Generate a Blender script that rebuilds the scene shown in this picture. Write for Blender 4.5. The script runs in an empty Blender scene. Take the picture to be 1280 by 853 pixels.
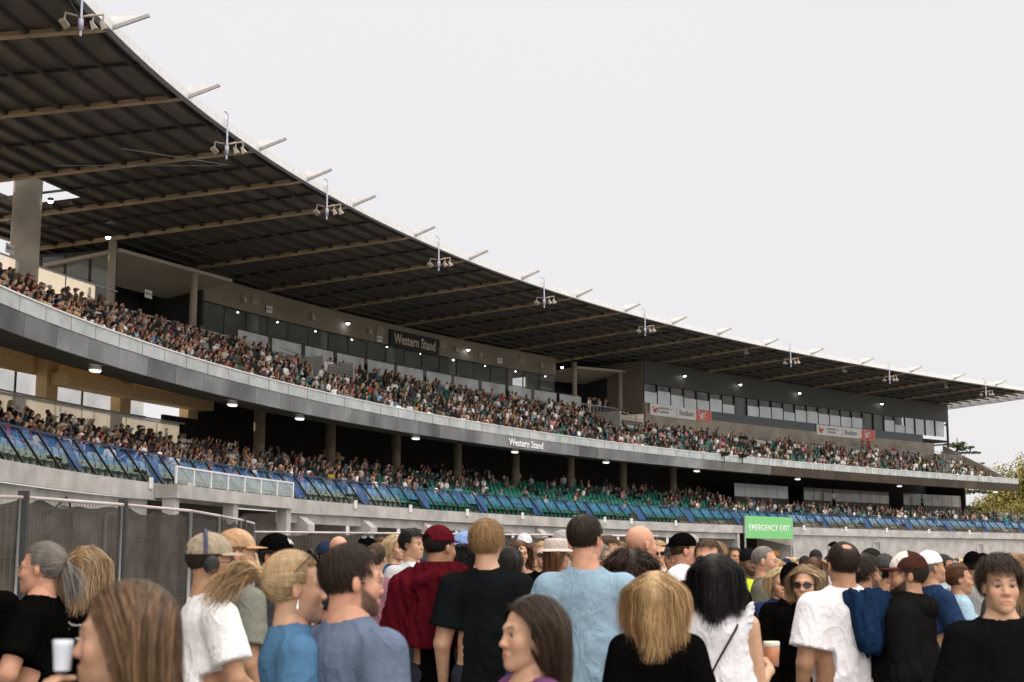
import bpy, math, random
import numpy as np
from mathutils import Vector, Matrix
R = math.radians
C = bpy.context.scene.collection
scn = bpy.context.scene

# ------------------------------------------------------------------ camera
EYE = 1.65
cam_d = bpy.data.cameras.new('camera'); cam = bpy.data.objects.new('camera', cam_d); C.objects.link(cam)
cam_d.sensor_width = 36.0; cam_d.lens = 1780/1280*36
PITCH = math.atan2(702-426.5, 1780)
cam.location = (0, 0, EYE); cam.rotation_euler = (R(90)+PITCH, 0, 0)
cam_d.clip_start = 0.1; cam_d.clip_end = 6000
cam_d.dof.use_dof = True; cam_d.dof.focus_distance = 20.0; cam_d.dof.aperture_fstop = 5.0
scn.camera = cam

# ------------------------------------------------------------------ sky and sun
SUN_EL = 11.0; SUN_DIR = Vector((-0.90, 0.44, 0)).normalized()      # towards the sun: low, behind the stand
w = bpy.data.worlds.new('World'); scn.world = w; w.use_nodes = True
nt = w.node_tree; nt.nodes.clear(); nn = nt.nodes.new; lk = nt.links.new
out = nn('ShaderNodeOutputWorld'); bg = nn('ShaderNodeBackground')
sky = nn('ShaderNodeTexSky'); sky.sky_type = 'NISHITA'; sky.sun_disc = False
sky.sun_elevation = R(SUN_EL); sky.sun_rotation = math.atan2(SUN_DIR.x, SUN_DIR.y)
sky.air_density = 1.2; sky.dust_density = 2.5; sky.altitude = 20
# high thin cloud: a bright veil, with glow added out of view, overhead and behind the camera, to light the crowd
tc = nn('ShaderNodeTexCoord'); sep = nn('ShaderNodeSeparateXYZ'); lk(tc.outputs['Generated'], sep.inputs[0])
def mth(op, a, b=None, clamp=False):
    n = nn('ShaderNodeMath'); n.operation = op; n.use_clamp = clamp
    for i, v in enumerate((a, b)):
        if v is None: continue
        if isinstance(v, (int, float)): n.inputs[i].default_value = v
        else: lk(v, n.inputs[i])
    return n.outputs[0]
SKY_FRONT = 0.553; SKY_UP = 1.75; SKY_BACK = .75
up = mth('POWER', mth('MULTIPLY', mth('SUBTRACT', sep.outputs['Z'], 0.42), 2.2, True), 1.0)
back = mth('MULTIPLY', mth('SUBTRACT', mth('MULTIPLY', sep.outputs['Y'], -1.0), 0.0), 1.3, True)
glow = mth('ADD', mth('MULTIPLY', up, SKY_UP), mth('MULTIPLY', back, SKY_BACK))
nz = nn('ShaderNodeTexNoise'); nz.inputs['Scale'].default_value = 1.6; nz.inputs['Detail'].default_value = 5
lk(tc.outputs['Generated'], nz.inputs['Vector'])
cl = mth('ADD', mth('MULTIPLY', nz.outputs[0], 0.09), 0.955)
val = mth('MULTIPLY', cl, SKY_FRONT)
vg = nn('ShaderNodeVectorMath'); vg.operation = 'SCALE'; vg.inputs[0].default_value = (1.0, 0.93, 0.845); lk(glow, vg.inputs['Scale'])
vc = nn('ShaderNodeVectorMath'); vc.operation = 'SCALE'; vc.inputs[0].default_value = (1.0, 0.982, 1.0); lk(val, vc.inputs['Scale'])
s2 = nn('ShaderNodeVectorMath'); s2.operation = 'SCALE'; lk(sky.outputs[0], s2.inputs[0]); s2.inputs['Scale'].default_value = 0.004
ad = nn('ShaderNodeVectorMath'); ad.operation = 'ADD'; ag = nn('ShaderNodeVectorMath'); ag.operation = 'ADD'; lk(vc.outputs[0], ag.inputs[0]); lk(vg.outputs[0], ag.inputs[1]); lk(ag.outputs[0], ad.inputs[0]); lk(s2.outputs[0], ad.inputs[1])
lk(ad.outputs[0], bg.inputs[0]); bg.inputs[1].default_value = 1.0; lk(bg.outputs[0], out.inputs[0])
sd_ = bpy.data.lights.new('sun', 'SUN'); sun = bpy.data.objects.new('sun', sd_); C.objects.link(sun)
sd_.energy = 4.0; sd_.angle = R(0.6); sd_.color = (1.0, 0.84, 0.60)
sv = Vector((SUN_DIR.x*math.cos(R(SUN_EL)), SUN_DIR.y*math.cos(R(SUN_EL)), math.sin(R(SUN_EL))))
sun.rotation_euler = sv.to_track_quat('Z', 'Y').to_euler()
vs = scn.view_settings; vs.view_transform = 'Standard'; vs.look = 'None'; vs.exposure = 0.6; vs.gamma = 1; vs.use_curve_mapping = False
scn.render.engine = 'CYCLES'

# ------------------------------------------------------------------ helpers
def tag(o, label=None, cat=None, group=None, kind=None):
    if label: o['label'] = label
    if cat: o['category'] = cat
    if group: o['group'] = group
    if kind: o['kind'] = kind
    return o
def empty(name, loc=(0, 0, 0), label=None, cat=None, group=None, rz=0):
    o = bpy.data.objects.new(name, None); C.objects.link(o); o.location = loc; o.rotation_euler.z = rz
    o.empty_display_size = .2
    return tag(o, label, cat, group)
MATS = {}
def mat(key, col, rough=.6, metal=0., var=.12, scale=6., bump=0., bscale=40., spec=.4, attr=False, sheen=0., emit=0., alpha=1., trans=0., streak=None, extra=None):
    if key in MATS: return MATS[key]
    m = bpy.data.materials.new(key); m.use_nodes = True; t = m.node_tree; b = t.nodes['Principled BSDF']
    N = t.nodes.new; L = t.links.new
    b.inputs['Roughness'].default_value = rough; b.inputs['Metallic'].default_value = metal
    b.inputs['Specular IOR Level'].default_value = spec
    if sheen: b.inputs['Sheen Weight'].default_value = sheen
    if alpha < 1: b.inputs['Alpha'].default_value = alpha
    if trans: b.inputs['Transmission Weight'].default_value = trans
    tc = N('ShaderNodeTexCoord'); base = None
    if attr:
        a = N('ShaderNodeAttribute'); a.attribute_name = 'Col'; base = a.outputs['Color']
    vec = tc.outputs['Object']
    if streak:
        mp = N('ShaderNodeMapping'); mp.inputs['Scale'].default_value = streak; L(vec, mp.inputs[0]); vec = mp.outputs[0]
    if var > 0 or base:
        nz = N('ShaderNodeTexNoise'); nz.inputs['Scale'].default_value = scale; nz.inputs['Detail'].default_value = 4; L(vec, nz.inputs['Vector'])
        mr = N('ShaderNodeMapRange'); mr.inputs['From Min'].default_value = .3; mr.inputs['From Max'].default_value = .7
        mr.inputs['To Min'].default_value = 1-var; mr.inputs['To Max'].default_value = 1+var; L(nz.outputs[0], mr.inputs[0])
        mx = N('ShaderNodeVectorMath'); mx.operation = 'SCALE'; L(mr.outputs[0], mx.inputs['Scale'])
        if base: 
            ml = N('ShaderNodeVectorMath'); ml.operation = 'MULTIPLY'; L(base, ml.inputs[0]); ml.inputs[1].default_value = col[:3]; L(ml.outputs[0], mx.inputs[0])
        else: mx.inputs[0].default_value = col[:3]
        L(mx.outputs[0], b.inputs['Base Color'])
    else: b.inputs['Base Color'].default_value = (*col[:3], 1)
    if bump:
        n2 = N('ShaderNodeTexNoise'); n2.inputs['Scale'].default_value = bscale; n2.inputs['Detail'].default_value = 3; L(vec, n2.inputs['Vector'])
        bp = N('ShaderNodeBump'); bp.inputs['Strength'].default_value = bump; bp.inputs['Distance'].default_value = .02; L(n2.outputs[0], bp.inputs['Height']); L(bp.outputs[0], b.inputs['Normal'])
    if emit:
        b.inputs['Emission Color'].default_value = (*col[:3], 1); b.inputs['Emission Strength'].default_value = emit
    if extra: extra(m, t, b)
    MATS[key] = m; return m

class MB:
    """collects quads/tris as numpy blocks and links ONE mesh object"""
    def __init__(s): s.V = []; s.F = []; s.M = []; s.K = []; s.n = 0
    def add(s, v, f, m=0, col=None):
        v = np.asarray(v, float).reshape(-1, 3)
        for g in (f if isinstance(f, list) and len(f) and isinstance(f[0], np.ndarray) else [f]):
            if isinstance(g, np.ndarray): s.F.append(g + s.n); s.M.append(np.full(len(g), m))
            else:
                for q in g: s.F.append(np.array([q]) + s.n); s.M.append(np.array([m]))
        s.V.append(v); s.n += len(v)
        if col is None: col = (1, 1, 1)
        c = np.asarray(col, float)
        if c.ndim == 1: c = np.tile(c, (len(v), 1))
        s.K.append(c); return s
    def boxm(s, M, sx, sy, sz, m=0, col=None):
        v = np.array([(x, y, z) for z in (-.5, .5) for y in (-.5, .5) for x in (-.5, .5)])*[sx, sy, sz]
        M = np.array(M); v = v @ M[:3, :3].T + M[:3, 3]
        return s.add(v, np.array([(0, 2, 3, 1), (4, 5, 7, 6), (0, 1, 5, 4), (2, 6, 7, 3), (0, 4, 6, 2), (1, 3, 7, 5)]), m, col)
    def box(s, x0, x1, y0, y1, z0, z1, m=0, col=None):
        return s.boxm(Matrix.Translation(((x0+x1)/2, (y0+y1)/2, (z0+z1)/2)), x1-x0, y1-y0, z1-z0, m, col)
    def tube(s, pts, r, n=8, m=0, col=None, cap=True, up=(0, 0, 1)):
        pts = np.asarray(pts, float); k = len(pts); r = np.broadcast_to(r, (k,)) if np.ndim(r) < 2 else r
        T = np.gradient(pts, axis=0); T /= np.linalg.norm(T, axis=1)[:, None]+1e-9
        u = np.array(up, float)
        if abs(T[0] @ u) > .95: u = np.array([1., 0, 0])
        A = np.cross(T, u); A /= np.linalg.norm(A, axis=1)[:, None]+1e-9; B = np.cross(T, A)
        a = np.arange(n)/n*2*np.pi
        v = pts[:, None] + (A[:, None]*np.cos(a)[None, :, None] + B[:, None]*np.sin(a)[None, :, None])*np.asarray(r)[:, None, None]
        i, j = np.meshgrid(np.arange(k-1), np.arange(n), indexing='ij'); i = i.ravel(); j = j.ravel(); j2 = (j+1) % n
        f = np.c_[i*n+j, i*n+j2, (i+1)*n+j2, (i+1)*n+j]
        s.add(v.reshape(-1, 3), f, m, col)
        if cap:
            o = s.n-k*n; s.F.append(np.array([[o+q for q in range(n)]])); s.M.append(np.array([m]))
            s.F.append(np.array([[o+(k-1)*n+q for q in range(n-1, -1, -1)]])); s.M.append(np.array([m]))
        return s
    def grid(s, G, m=0, col=None, closed=False):
        """G (a,b,3) sheet of quads; closed joins b"""
        G = np.asarray(G, float); a, b = G.shape[:2]
        bb = b if closed else b-1
        i, j = np.meshgrid(np.arange(a-1), np.arange(bb), indexing='ij'); i = i.ravel(); j = j.ravel(); j2 = (j+1) % b
        return s.add(G.reshape(-1, 3), np.c_[i*b+j, (i+1)*b+j, (i+1)*b+j2, i*b+j2], m, col)
    def mesh(s, name, mats, smooth=False):
        me = bpy.data.meshes.new(name)
        V = np.concatenate(s.V)
        ln = np.concatenate([np.full(len(f), f.shape[1]) for f in s.F]); lv = np.concatenate([f.ravel() for f in s.F]).astype(np.int32)
        me.vertices.add(len(V)); me.vertices.foreach_set('co', V.ravel().astype(np.float32))
        me.loops.add(len(lv)); me.loops.foreach_set('vertex_index', lv)
        me.polygons.add(len(ln)); st = np.r_[0, np.cumsum(ln)[:-1]].astype(np.int32)
        me.polygons.foreach_set('loop_start', st); me.polygons.foreach_set('loop_total', ln.astype(np.int32))
        me.polygons.foreach_set('material_index', np.concatenate(s.M).astype(np.int32))
        if smooth is not None: me.polygons.foreach_set('use_smooth', np.full(len(ln), bool(smooth)))
        ca = me.color_attributes.new('Col', 'FLOAT_COLOR', 'POINT')
        K = np.c_[np.concatenate(s.K), np.ones(len(V))]; ca.data.foreach_set('color', K.ravel().astype(np.float32))
        for m in (mats if isinstance(mats, (list, tuple)) else [mats]): me.materials.append(m)
        me.update(calc_edges=True); me.validate()
        return me
    def obj(s, name, mats, parent=None, smooth=False, loc=None, label=None, cat=None, group=None, kind=None, M=None):
        o = bpy.data.objects.new(name, s.mesh(name, mats, smooth)); C.objects.link(o)
        if parent: o.parent = parent
        if loc is not None: o.location = loc
        if M is not None: o.matrix_world = M
        return tag(o, label, cat, group, kind)
def copy_tree(o, parent=None, label=None):
    c = o.copy(); C.objects.link(c); c.parent = parent
    if label: c['label'] = label
    for ch in o.children: copy_tree(ch, c)
    return c
def text_mesh(name, body, size, m, parent, M, align='CENTER', bold=0.0, depth=.01, sx=1.0, space=1.0):
    cu = bpy.data.curves.new(name, 'FONT'); cu.body = body; cu.size = size; cu.align_x = align; cu.align_y = 'CENTER'
    cu.extrude = depth; cu.offset = bold; cu.resolution_u = 3; cu.space_character = space
    t = bpy.data.objects.new(name, cu); C.objects.link(t)
    dg = bpy.context.evaluated_depsgraph_get(); me = bpy.data.meshes.new_from_object(t.evaluated_get(dg)); 
    bpy.data.objects.remove(t); me.transform(Matrix.Diagonal((sx, 1, 1, 1))); me.materials.clear(); me.materials.append(m)
    o = bpy.data.objects.new(name, me); C.objects.link(o); o.parent = parent; o.matrix_local = M
    return o

# ------------------------------------------------------------------ the stand's plan: a curve s -> point, d = metres behind the roof's front edge
_ds = .25; _s = np.arange(-60, 150, _ds); _u = (np.clip(_s, -40, 141)-50)/70
_th = np.polyval([0.2074, -0.5066, 1.0089], _u)
_X = np.cumsum(np.cos(_th)*_ds); _Y = np.cumsum(np.sin(_th)*_ds); _i0 = int(110/_ds)
_X = _X-_X[_i0]+3.8336; _Y = _Y-_Y[_i0]+91.1482
def P(s, d, z=0.):
    s = np.asarray(s, float); t = np.interp(s, _s, _th)
    x = np.interp(s, _s, _X)-np.sin(t)*d; y = np.interp(s, _s, _Y)+np.cos(t)*d
    return np.stack([x, y, np.broadcast_to(z, np.shape(x))], -1)
def FR(s, d=0., z=0.):
    """frame at a stand point: x along the stand (to the right seen from the field), y away from the field, z up"""
    t = float(np.interp(s, _s, _th)); p = P(s, d, z)
    return Matrix.Translation([float(q) for q in p]) @ Matrix.Rotation(t, 4, 'Z')
def proj(p):
    """fraction of the picture (x, y) and distance along the view of a world point"""
    p = np.asarray(p, float) - [0, 0, EYE]; c, s = math.cos(PITCH), math.sin(PITCH)
    y = p[..., 1]*c+p[..., 2]*s; z = -p[..., 1]*s+p[..., 2]*c
    return (640+1780*p[..., 0]/y)/1280, (426.5-1780*z/y)/853, y
def ring(mb, s0, s1, prof, m=0, step=1.5, closed=True, ends=True, col=None):
    n = max(2, int(math.ceil((s1-s0)/step))+1); S = np.linspace(s0, s1, n)
    G = np.stack([P(S, d, z) for d, z in prof], 1)
    mb.grid(G, m, col, closed=closed)
    if closed and ends:
        k = len(prof); o = mb.n-n*k
        mb.F.append(np.array([[o+q for q in range(k)]])); mb.M.append(np.array([m]))
        mb.F.append(np.array([[o+(n-1)*k+q for q in range(k-1, -1, -1)]])); mb.M.append(np.array([m]))
    return mb
def rect(d0, d1, z0, z1): return [(d0, z0), (d1, z0), (d1, z1), (d0, z1)]
S_END = 124.0; S_BEG = -48.0
RAFT = [-20.5, -14, -7.2, -0.5, 6.5, 13.5, 18.5, 23.5, 30.5, 37, 43.5, 50.5, 57, 63.5, 70, 77, 84, 92, 100, 107.5, 115, 121.5]
def roofz(d): return 18.65-.042*d
# ------------------------------------------------------------------ materials of the stand
M_sheet = mat('roof_sheet', (.17, .15, .125), .5, .3, .2, .6)
M_raft = mat('rafter_paint', (.50, .38, .25), .6, 0, .25, .8, .2, 20)
M_purl = mat('purlin_steel', (.055, .05, .045), .6, .2, .15, 2)
M_white = mat('white_paint', (.75, .74, .74), .5, 0, .08, 3)
M_conc = mat('pale_concrete', (.42, .40, .38), .85, 0, .22, 1.1, .35, 14)
M_conc2 = mat('beige_concrete', (.33, .29, .24), .85, 0, .2, .7, .3, 12)
M_band = mat('olive_panel', (.22, .19, .14), .7, 0, .12, .4)
M_bandg = mat('green_grey_panel', (.055, .058, .052), .6, 0, .12, .4)
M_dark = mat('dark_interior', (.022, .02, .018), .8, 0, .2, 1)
M_black = mat('black_steel', (.012, .012, .014), .45, .1, .1, 3)
M_steel = mat('galvanised_steel', (.45, .46, .48), .4, .6, .15, 4)
M_soff = mat('soffit_panel', (.40, .36, .30), .7, 0, .1, .5)
def fascia_x(m, t, b):      # brushed metal panels: each panel its own tone, with joints and stains
    N = t.nodes.new; L = t.links.new
    at = N('ShaderNodeAttribute'); at.attribute_name = 'Col'
    n = N('ShaderNodeTexNoise'); n.inputs['Scale'].default_value = .5; n.inputs['Detail'].default_value = 5
    tc = N('ShaderNodeTexCoord'); L(tc.outputs['Object'], n.inputs['Vector'])
    r = N('ShaderNodeMapRange'); r.inputs['From Min'].default_value = .35; r.inputs['From Max'].default_value = .65; r.inputs['To Min'].default_value = .6; r.inputs['To Max'].default_value = 1.25
    L(n.outputs[0], r.inputs[0]); v = N('ShaderNodeVectorMath'); v.operation = 'SCALE'; L(at.outputs['Color'], v.inputs[0]); L(r.outputs[0], v.inputs['Scale'])
    L(v.outputs[0], b.inputs['Base Color']); L(r.outputs[0], b.inputs['Roughness'])
M_fasc = mat('fascia_metal', (.2, .21, .22), .45, .35, 0, 1, extra=fascia_x)
def glassy(key, col, a, rough=.08, spec=.6):
    def ex(m, t, b):
        N = t.nodes.new; L = t.links.new; n = N('ShaderNodeTexNoise'); n.inputs['Scale'].default_value = .9; n.inputs['Detail'].default_value = 4
        tc = N('ShaderNodeTexCoord'); L(tc.outputs['Object'], n.inputs['Vector'])
        r = N('ShaderNodeMapRange'); r.inputs['From Min'].default_value = .35; r.inputs['From Max'].default_value = .65; r.inputs['To Min'].default_value = a*.8; r.inputs['To Max'].default_value = min(1, a*1.2)
        L(n.outputs[0], r.inputs[0]); L(r.outputs[0], b.inputs['Alpha'])
    return mat(key, col, rough, 0, .1, 1, spec=spec, extra=ex)
M_bal = glassy('hazed_balustrade_glass', (.55, .58, .58), .72, .35)
def scr_x(m, t, b):
    N = t.nodes.new; L = t.links.new; tr = N('ShaderNodeBsdfTranslucent'); tr.inputs[0].default_value = (.85, .82, .78, 1); mx = N('ShaderNodeMixShader'); mx.inputs[0].default_value = .55
    L(b.outputs[0], mx.inputs[1]); L(tr.outputs[0], mx.inputs[2]); tp = N('ShaderNodeBsdfTransparent'); m2 = N('ShaderNodeMixShader'); m2.inputs[0].default_value = .3; L(mx.outputs[0], m2.inputs[1]); L(tp.outputs[0], m2.inputs[2])
    L(m2.outputs[0], t.nodes['Material Output'].inputs[0])
M_scr = mat('frosted_screen', (.6, .6, .58), .3, 0, .1, 1, extra=scr_x)
M_bal2 = glassy('clear_balustrade_glass', (.5, .56, .56), .35, .1)
M_win = mat('window_glass', (.02, .022, .02), .03, 0, 0, spec=.9)
M_winl = mat('pale_window_glass', (.55, .6, .62), .15, 0, .15, .6, spec=.6)
M_see = glassy('see_through_glass', (.3, .32, .3), .25, .05)
M_lamp = mat('lamp_lit', (1, .98, .9), emit=7., var=0)
M_lampw = mat('downlight_lit', (.9, .9, 1), emit=12., var=0)
M_sign = mat('sign_white', (.7, .69, .68), .5, 0, .05, 3)
M_red = mat('emblem_red', (.62, .035, .035), .5, 0, .05, 3)
M_grt = mat('sign_grey_text', (.22, .22, .24), .5, 0, 0)
M_blk = mat('sign_black', (.012, .011, .01), .5, 0, 0)
M_green = mat('sign_green', (.19, .55, .20), .45, 0, .04, 2)

# ------------------------------------------------------------------ ground and hills
g = MB(); n = 24
for k in range(n):
    a0, a1 = 2*math.pi*k/n, 2*math.pi*(k+1)/n
    g.add([(0, 0, 0), (5000*math.cos(a0), 5000*math.sin(a0), 0), (5000*math.cos(a1), 5000*math.sin(a1), 0)], np.array([(0, 1, 2)]))
g.obj('ground', mat('trampled_cover', (.17, .165, .155), .9, 0, .25, .35, .3, 8), kind='structure')
# ------------------------------------------------------------------ the grandstand
GS = empty('grandstand', tuple(P(40, 8, 0)), 'long curved concrete grandstand with a cantilevered roof over two packed tiers', 'grandstand')
def gpart(mb, name, mats, smooth=False, parent=None, label=None):
    o = mb.obj(name, mats, None, smooth); p = parent or GS
    o.parent = p; o.matrix_parent_inverse = Matrix.Translation(GS.location).inverted() if p is GS else Matrix()
    if label: o['label'] = label
    return o
ROOF_D = 19.0
m = MB(); RS = np.linspace(S_BEG, S_END, 300); DD = np.linspace(-.05, ROOF_D, 10)
hole = lambda s, d: 13.9 < s < 17.6 and 10.7 < d < 13.8       # skylight round the big column
cells = []
S_ = np.unique(np.r_[np.arange(S_BEG, S_END+.1, 1.5), 13.9, 17.6]); D_ = np.array([-.05, 3, 6, 9, 10.7, 13.8, 16, 19])
for lift in (0.0, .12):
    G = np.stack([P(S_, d, roofz(d)+.25+lift*.5) for d in D_], 1)
    for i in range(len(S_)-1):
        for j in range(len(D_)-1):
            if hole((S_[i]+S_[i+1])/2, (D_[j]+D_[j+1])/2): continue
            m.add([G[i, j], G[i+1, j], G[i+1, j+1], G[i, j+1]], np.array([(0, 1, 2, 3)]))
roof = gpart(m, 'roof', M_sheet)
m = MB(); ring(m, S_BEG, S_END, [(-.12, 18.63), (-.06, 18.63), (-.06, 18.97), (-.12, 18.97)]); gpart(m, 'gutter', mat('gutter_paint', (.72, .72, .72), .5))
m = MB(); ring(m, S_BEG, S_END, [(-.14, 18.60), (0.1, 18.60), (0.1, 18.618), (-.14, 18.618)]); gpart(m, 'edge_trim', mat('edge_trim', (.3, .3, .33), .5))
m = MB(); m.boxm(FR(S_END+.05, 9.5, roofz(9.5)+.08) @ Matrix.Rotation(-.042, 4, 'X'), .1, 19.3, .8); gpart(m, 'verge_trim', mat('edge_trim', (.3, .3, .33), .5))
for k in range(17):
    d = .55+k*1.1; z = roofz(d)
    if 10.8 < d < 13.7:
        segs = [(S_BEG, 13.8), (17.7, S_END)]
    else: segs = [(S_BEG, S_END)]
    m = MB()
    for a, b in segs: ring(m, a, b, rect(d-.06, d+.06, z+.06, z+.24))
    gpart(m, 'purlin', M_purl)
m = MB()
for a, b in zip(RAFT[:-1], RAFT[1:]):
    c = (a+b)/2
    if -15 < c < 125: m.boxm(FR(c, 8.5, roofz(8.5)+.17) @ Matrix.Rotation(-.042, 4, 'X'), .08, 16.5, .1)
gpart(m, 'bridging_bars', M_purl)
for s in RAFT:
    m = MB(); ang = math.atan(-.042)
    # tapered rafter: flange below, web with purlin notches
    L0 = 18.8
    A = FR(s, L0/2, roofz(L0/2)) @ Matrix.Rotation(ang, 4, 'X')
    m.boxm(A @ Matrix.Translation((0, 0, .02)), .26, L0, .04)
    for k in range(17):
        d = 1.1+k*1.1-.55; 
        m.boxm(FR(s, d+.55, roofz(d+.55)+.08) @ Matrix.Rotation(ang, 4, 'X'), .14, .92, .22)
    r = gpart(m, 'rafter', M_raft)
    b = MB(); F = FR(s, 0, 18.65)
    v = [F @ Vector(q) for q in ((-.04, 0, -.02), (-.04, -1.35, .42), (-.04, -1.3, .52), (-.04, .05, .1))]
    v2 = [F @ Vector((q[0]+.08, q[1], q[2])) for q in ((-.04, 0, -.02), (-.04, -1.35, .42), (-.04, -1.3, .52), (-.04, .05, .1))]
    b.add(v+v2, np.array([(0, 1, 2, 3), (7, 6, 5, 4), (0, 4, 5, 1), (1, 5, 6, 2), (2, 6, 7, 3), (3, 7, 4, 0)]))
    br = gpart(b, 'tip_bracket', mat('tip_bracket', (.30, .29, .29), .5), parent=r)
    b = MB(); v = [F @ Vector(q) for q in ((0, -.05, .14), (0, -1.2, .5), (0, -.05, .5))]; v2 = [F @ Vector((.02, q[1], q[2])) for q in ((0, -.05, .14), (0, -1.2, .5), (0, -.05, .5))]
    b.add(v+v2, [(0, 1, 2), (5, 4, 3), (0, 3, 4, 1), (1, 4, 5, 2), (2, 5, 3, 0)])
    gpart(b, 'tip_web', glassy('perforated_web', (.70, .69, .69), .72, .5), parent=r)

# upper tier: deck, fascia, balustrade
LS0, LS1, RB0 = 31.5, 68.2, 74.8
NU = 11; du = lambda k: 3.4+.8*k; zu = lambda k: 9.25+.385*k
NL = 9; dl = lambda k: 1.75+.8*k; zl = lambda k: 4.35+.27*k
def stepped(n, D, Z, under):
    pr = []
    for k in range(n):
        pr += [(D(k)-.42, Z(k)), (D(k)+.38, Z(k))]
        if k < n-1: pr += [(D(k)+.38, Z(k+1))] if False else []
    top = pr[:]
    bot = [(D(n-1)+.38, Z(n-1)-under), (D(0)-.42, Z(0)-under)]
    return top+bot
m = MB(); pr = [(2.75, 9.25)]+stepped(NU, du, zu, .35)[1:-1]+[(2.75, 8.9)]
ring(m, S_BEG, RB0, pr); ring(m, RB0+.02, S_END-2.5, [(2.75, 9.25)]+stepped(8, du, zu, .35)[1:-1]+[(2.75, 8.9)]); gpart(m, 'upper_deck', M_conc2)
m = MB(); ring(m, S_BEG, RB0, [(11.78, 13.3), (13.95, 13.3), (13.95, 12.9), (11.78, 12.9)]); gpart(m, 'upper_walkway', M_conc2)
# fascia panels
m = MB(); rr = random.Random(4); s = -12.0
zb, zm, zt = 8.73, 9.45, 9.99
while s < S_END-1:
    e = min(s+2.4, S_END-1); t = rr.uniform(.85, 1.15)
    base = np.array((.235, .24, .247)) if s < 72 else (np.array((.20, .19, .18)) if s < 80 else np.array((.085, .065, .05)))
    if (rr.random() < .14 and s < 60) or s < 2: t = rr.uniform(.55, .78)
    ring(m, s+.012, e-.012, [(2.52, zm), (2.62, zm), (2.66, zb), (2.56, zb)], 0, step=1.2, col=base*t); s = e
gpart(m, 'fascia', M_fasc)
m = MB(); ring(m, S_BEG, -12.02, [(2.52, zm), (2.62, zm), (2.9, zb), (2.8, zb)], col=(.2, .2, .2)); gpart(m, 'fascia', M_fasc)
for a_, b_, mt_ in ((S_BEG, 30.4, mat('sun_glow_plaster', (.72, .56, .34), .8, var=.1)), (30.42, S_END-1, mat('upper_soffit', (.06, .05, .042), .8, var=.2, scale=.5))):  # left soffit has the warm sun glow put into its colour, the rest dark
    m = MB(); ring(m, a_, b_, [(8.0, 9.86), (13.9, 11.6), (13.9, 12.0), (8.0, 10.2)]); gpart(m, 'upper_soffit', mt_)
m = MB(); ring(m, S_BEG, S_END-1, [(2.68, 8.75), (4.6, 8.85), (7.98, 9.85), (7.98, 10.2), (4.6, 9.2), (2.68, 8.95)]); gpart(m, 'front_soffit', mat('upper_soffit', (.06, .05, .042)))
m = MB(); s = S_BEG
while s < S_END-1:
    e = min(s+1.9, S_END-1); ring(m, s+.03, e-.03, [(2.50, zm+.02), (2.53, zm+.02), (2.53, zt-.03), (2.50, zt-.03)], step=1.9); s = e
gpart(m, 'balustrade_glass', M_bal)
m = MB(); ring(m, S_BEG, S_END-1, rect(2.46, 2.57, zt-.03, zt+.02))
for s in np.arange(82, S_END-1, 1.9): m.boxm(FR(s, 2.47, (zm+zt)/2), .07, .06, zt-zm)
gpart(m, 'balustrade_rail', M_white)
# sloped end of the upper tier (stair flank at the right end)
m = MB(); F = FR(S_END-2.5, 0, 0)
v = [F @ Vector(q) for q in ((0, 2.8, 8.9), (0, 10.2, 12.2), (0, 10.2, 13.8), (0, 2.8, 10.0))]; v2 = [F @ Vector((.25, 0, 0)) - F @ Vector((0, 0, 0)) + q for q in v]
m.add(v+v2, np.array([(0, 1, 2, 3), (7, 6, 5, 4), (0, 4, 5, 1), (1, 5, 6, 2), (2, 6, 7, 3), (3, 7, 4, 0)])); gpart(m, 'end_flank', M_conc2)
# end handrail posts beyond the flank
m = MB()
for k in range(6):
    d = 2.8+k*1.35; z = 9.6+k*.58
    m.tube([F @ Vector((1.2, d, z-1.2)), F @ Vector((1.2, d, z+.5))], .025, 6)
m.tube([F @ Vector((1.2, 2.8, 10.1)), F @ Vector((1.2, 9.6, 13.05))], .03, 6); m.tube([F @ Vector((1.2, 2.8, 9.7)), F @ Vector((1.2, 9.6, 12.65))], .025, 6)
gpart(m, 'end_handrail', M_steel)
# upper rear: s < 25 open with glazed screens, 25..70 dark lounge behind glass, 70..79.5 recess, 79.5.. block with suites
def wall(name, s0, s1, d, z0, z1, m_, th=.2, label=None):
    m = MB(); ring(m, s0, s1, rect(d, d+th, z0, z1)); return gpart(m, name, m_, label=label)

wall('olive_band', LS0, LS1, 14.0, 16.5, 18.0, M_band)
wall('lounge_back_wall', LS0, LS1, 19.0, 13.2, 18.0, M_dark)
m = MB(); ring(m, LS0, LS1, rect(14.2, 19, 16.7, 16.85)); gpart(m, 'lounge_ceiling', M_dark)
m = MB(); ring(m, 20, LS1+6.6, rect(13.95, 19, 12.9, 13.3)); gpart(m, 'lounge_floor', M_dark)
def glazing(s0, s1, d, z0, z1, pitch, glass, name='window', frame=M_black, both=True):
    n = max(1, round((s1-s0)/pitch))
    for k in range(n):
        a = s0+(s1-s0)*k/n; b = s0+(s1-s0)*(k+1)/n
        m = MB(); ring(m, a+.03, b-.03, rect(d+.03, d+.05, z0+.04, z1-.04), step=5); p = gpart(m, name, glass)
        if both:
            f = MB(); ring(f, a-.03, a+.03, rect(d, d+.09, z0, z1), step=5); gpart(f, 'mullion', frame, parent=p)
glazing(LS0, LS1, 14.1, 13.3, 16.5, 1.9, M_see)
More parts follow.
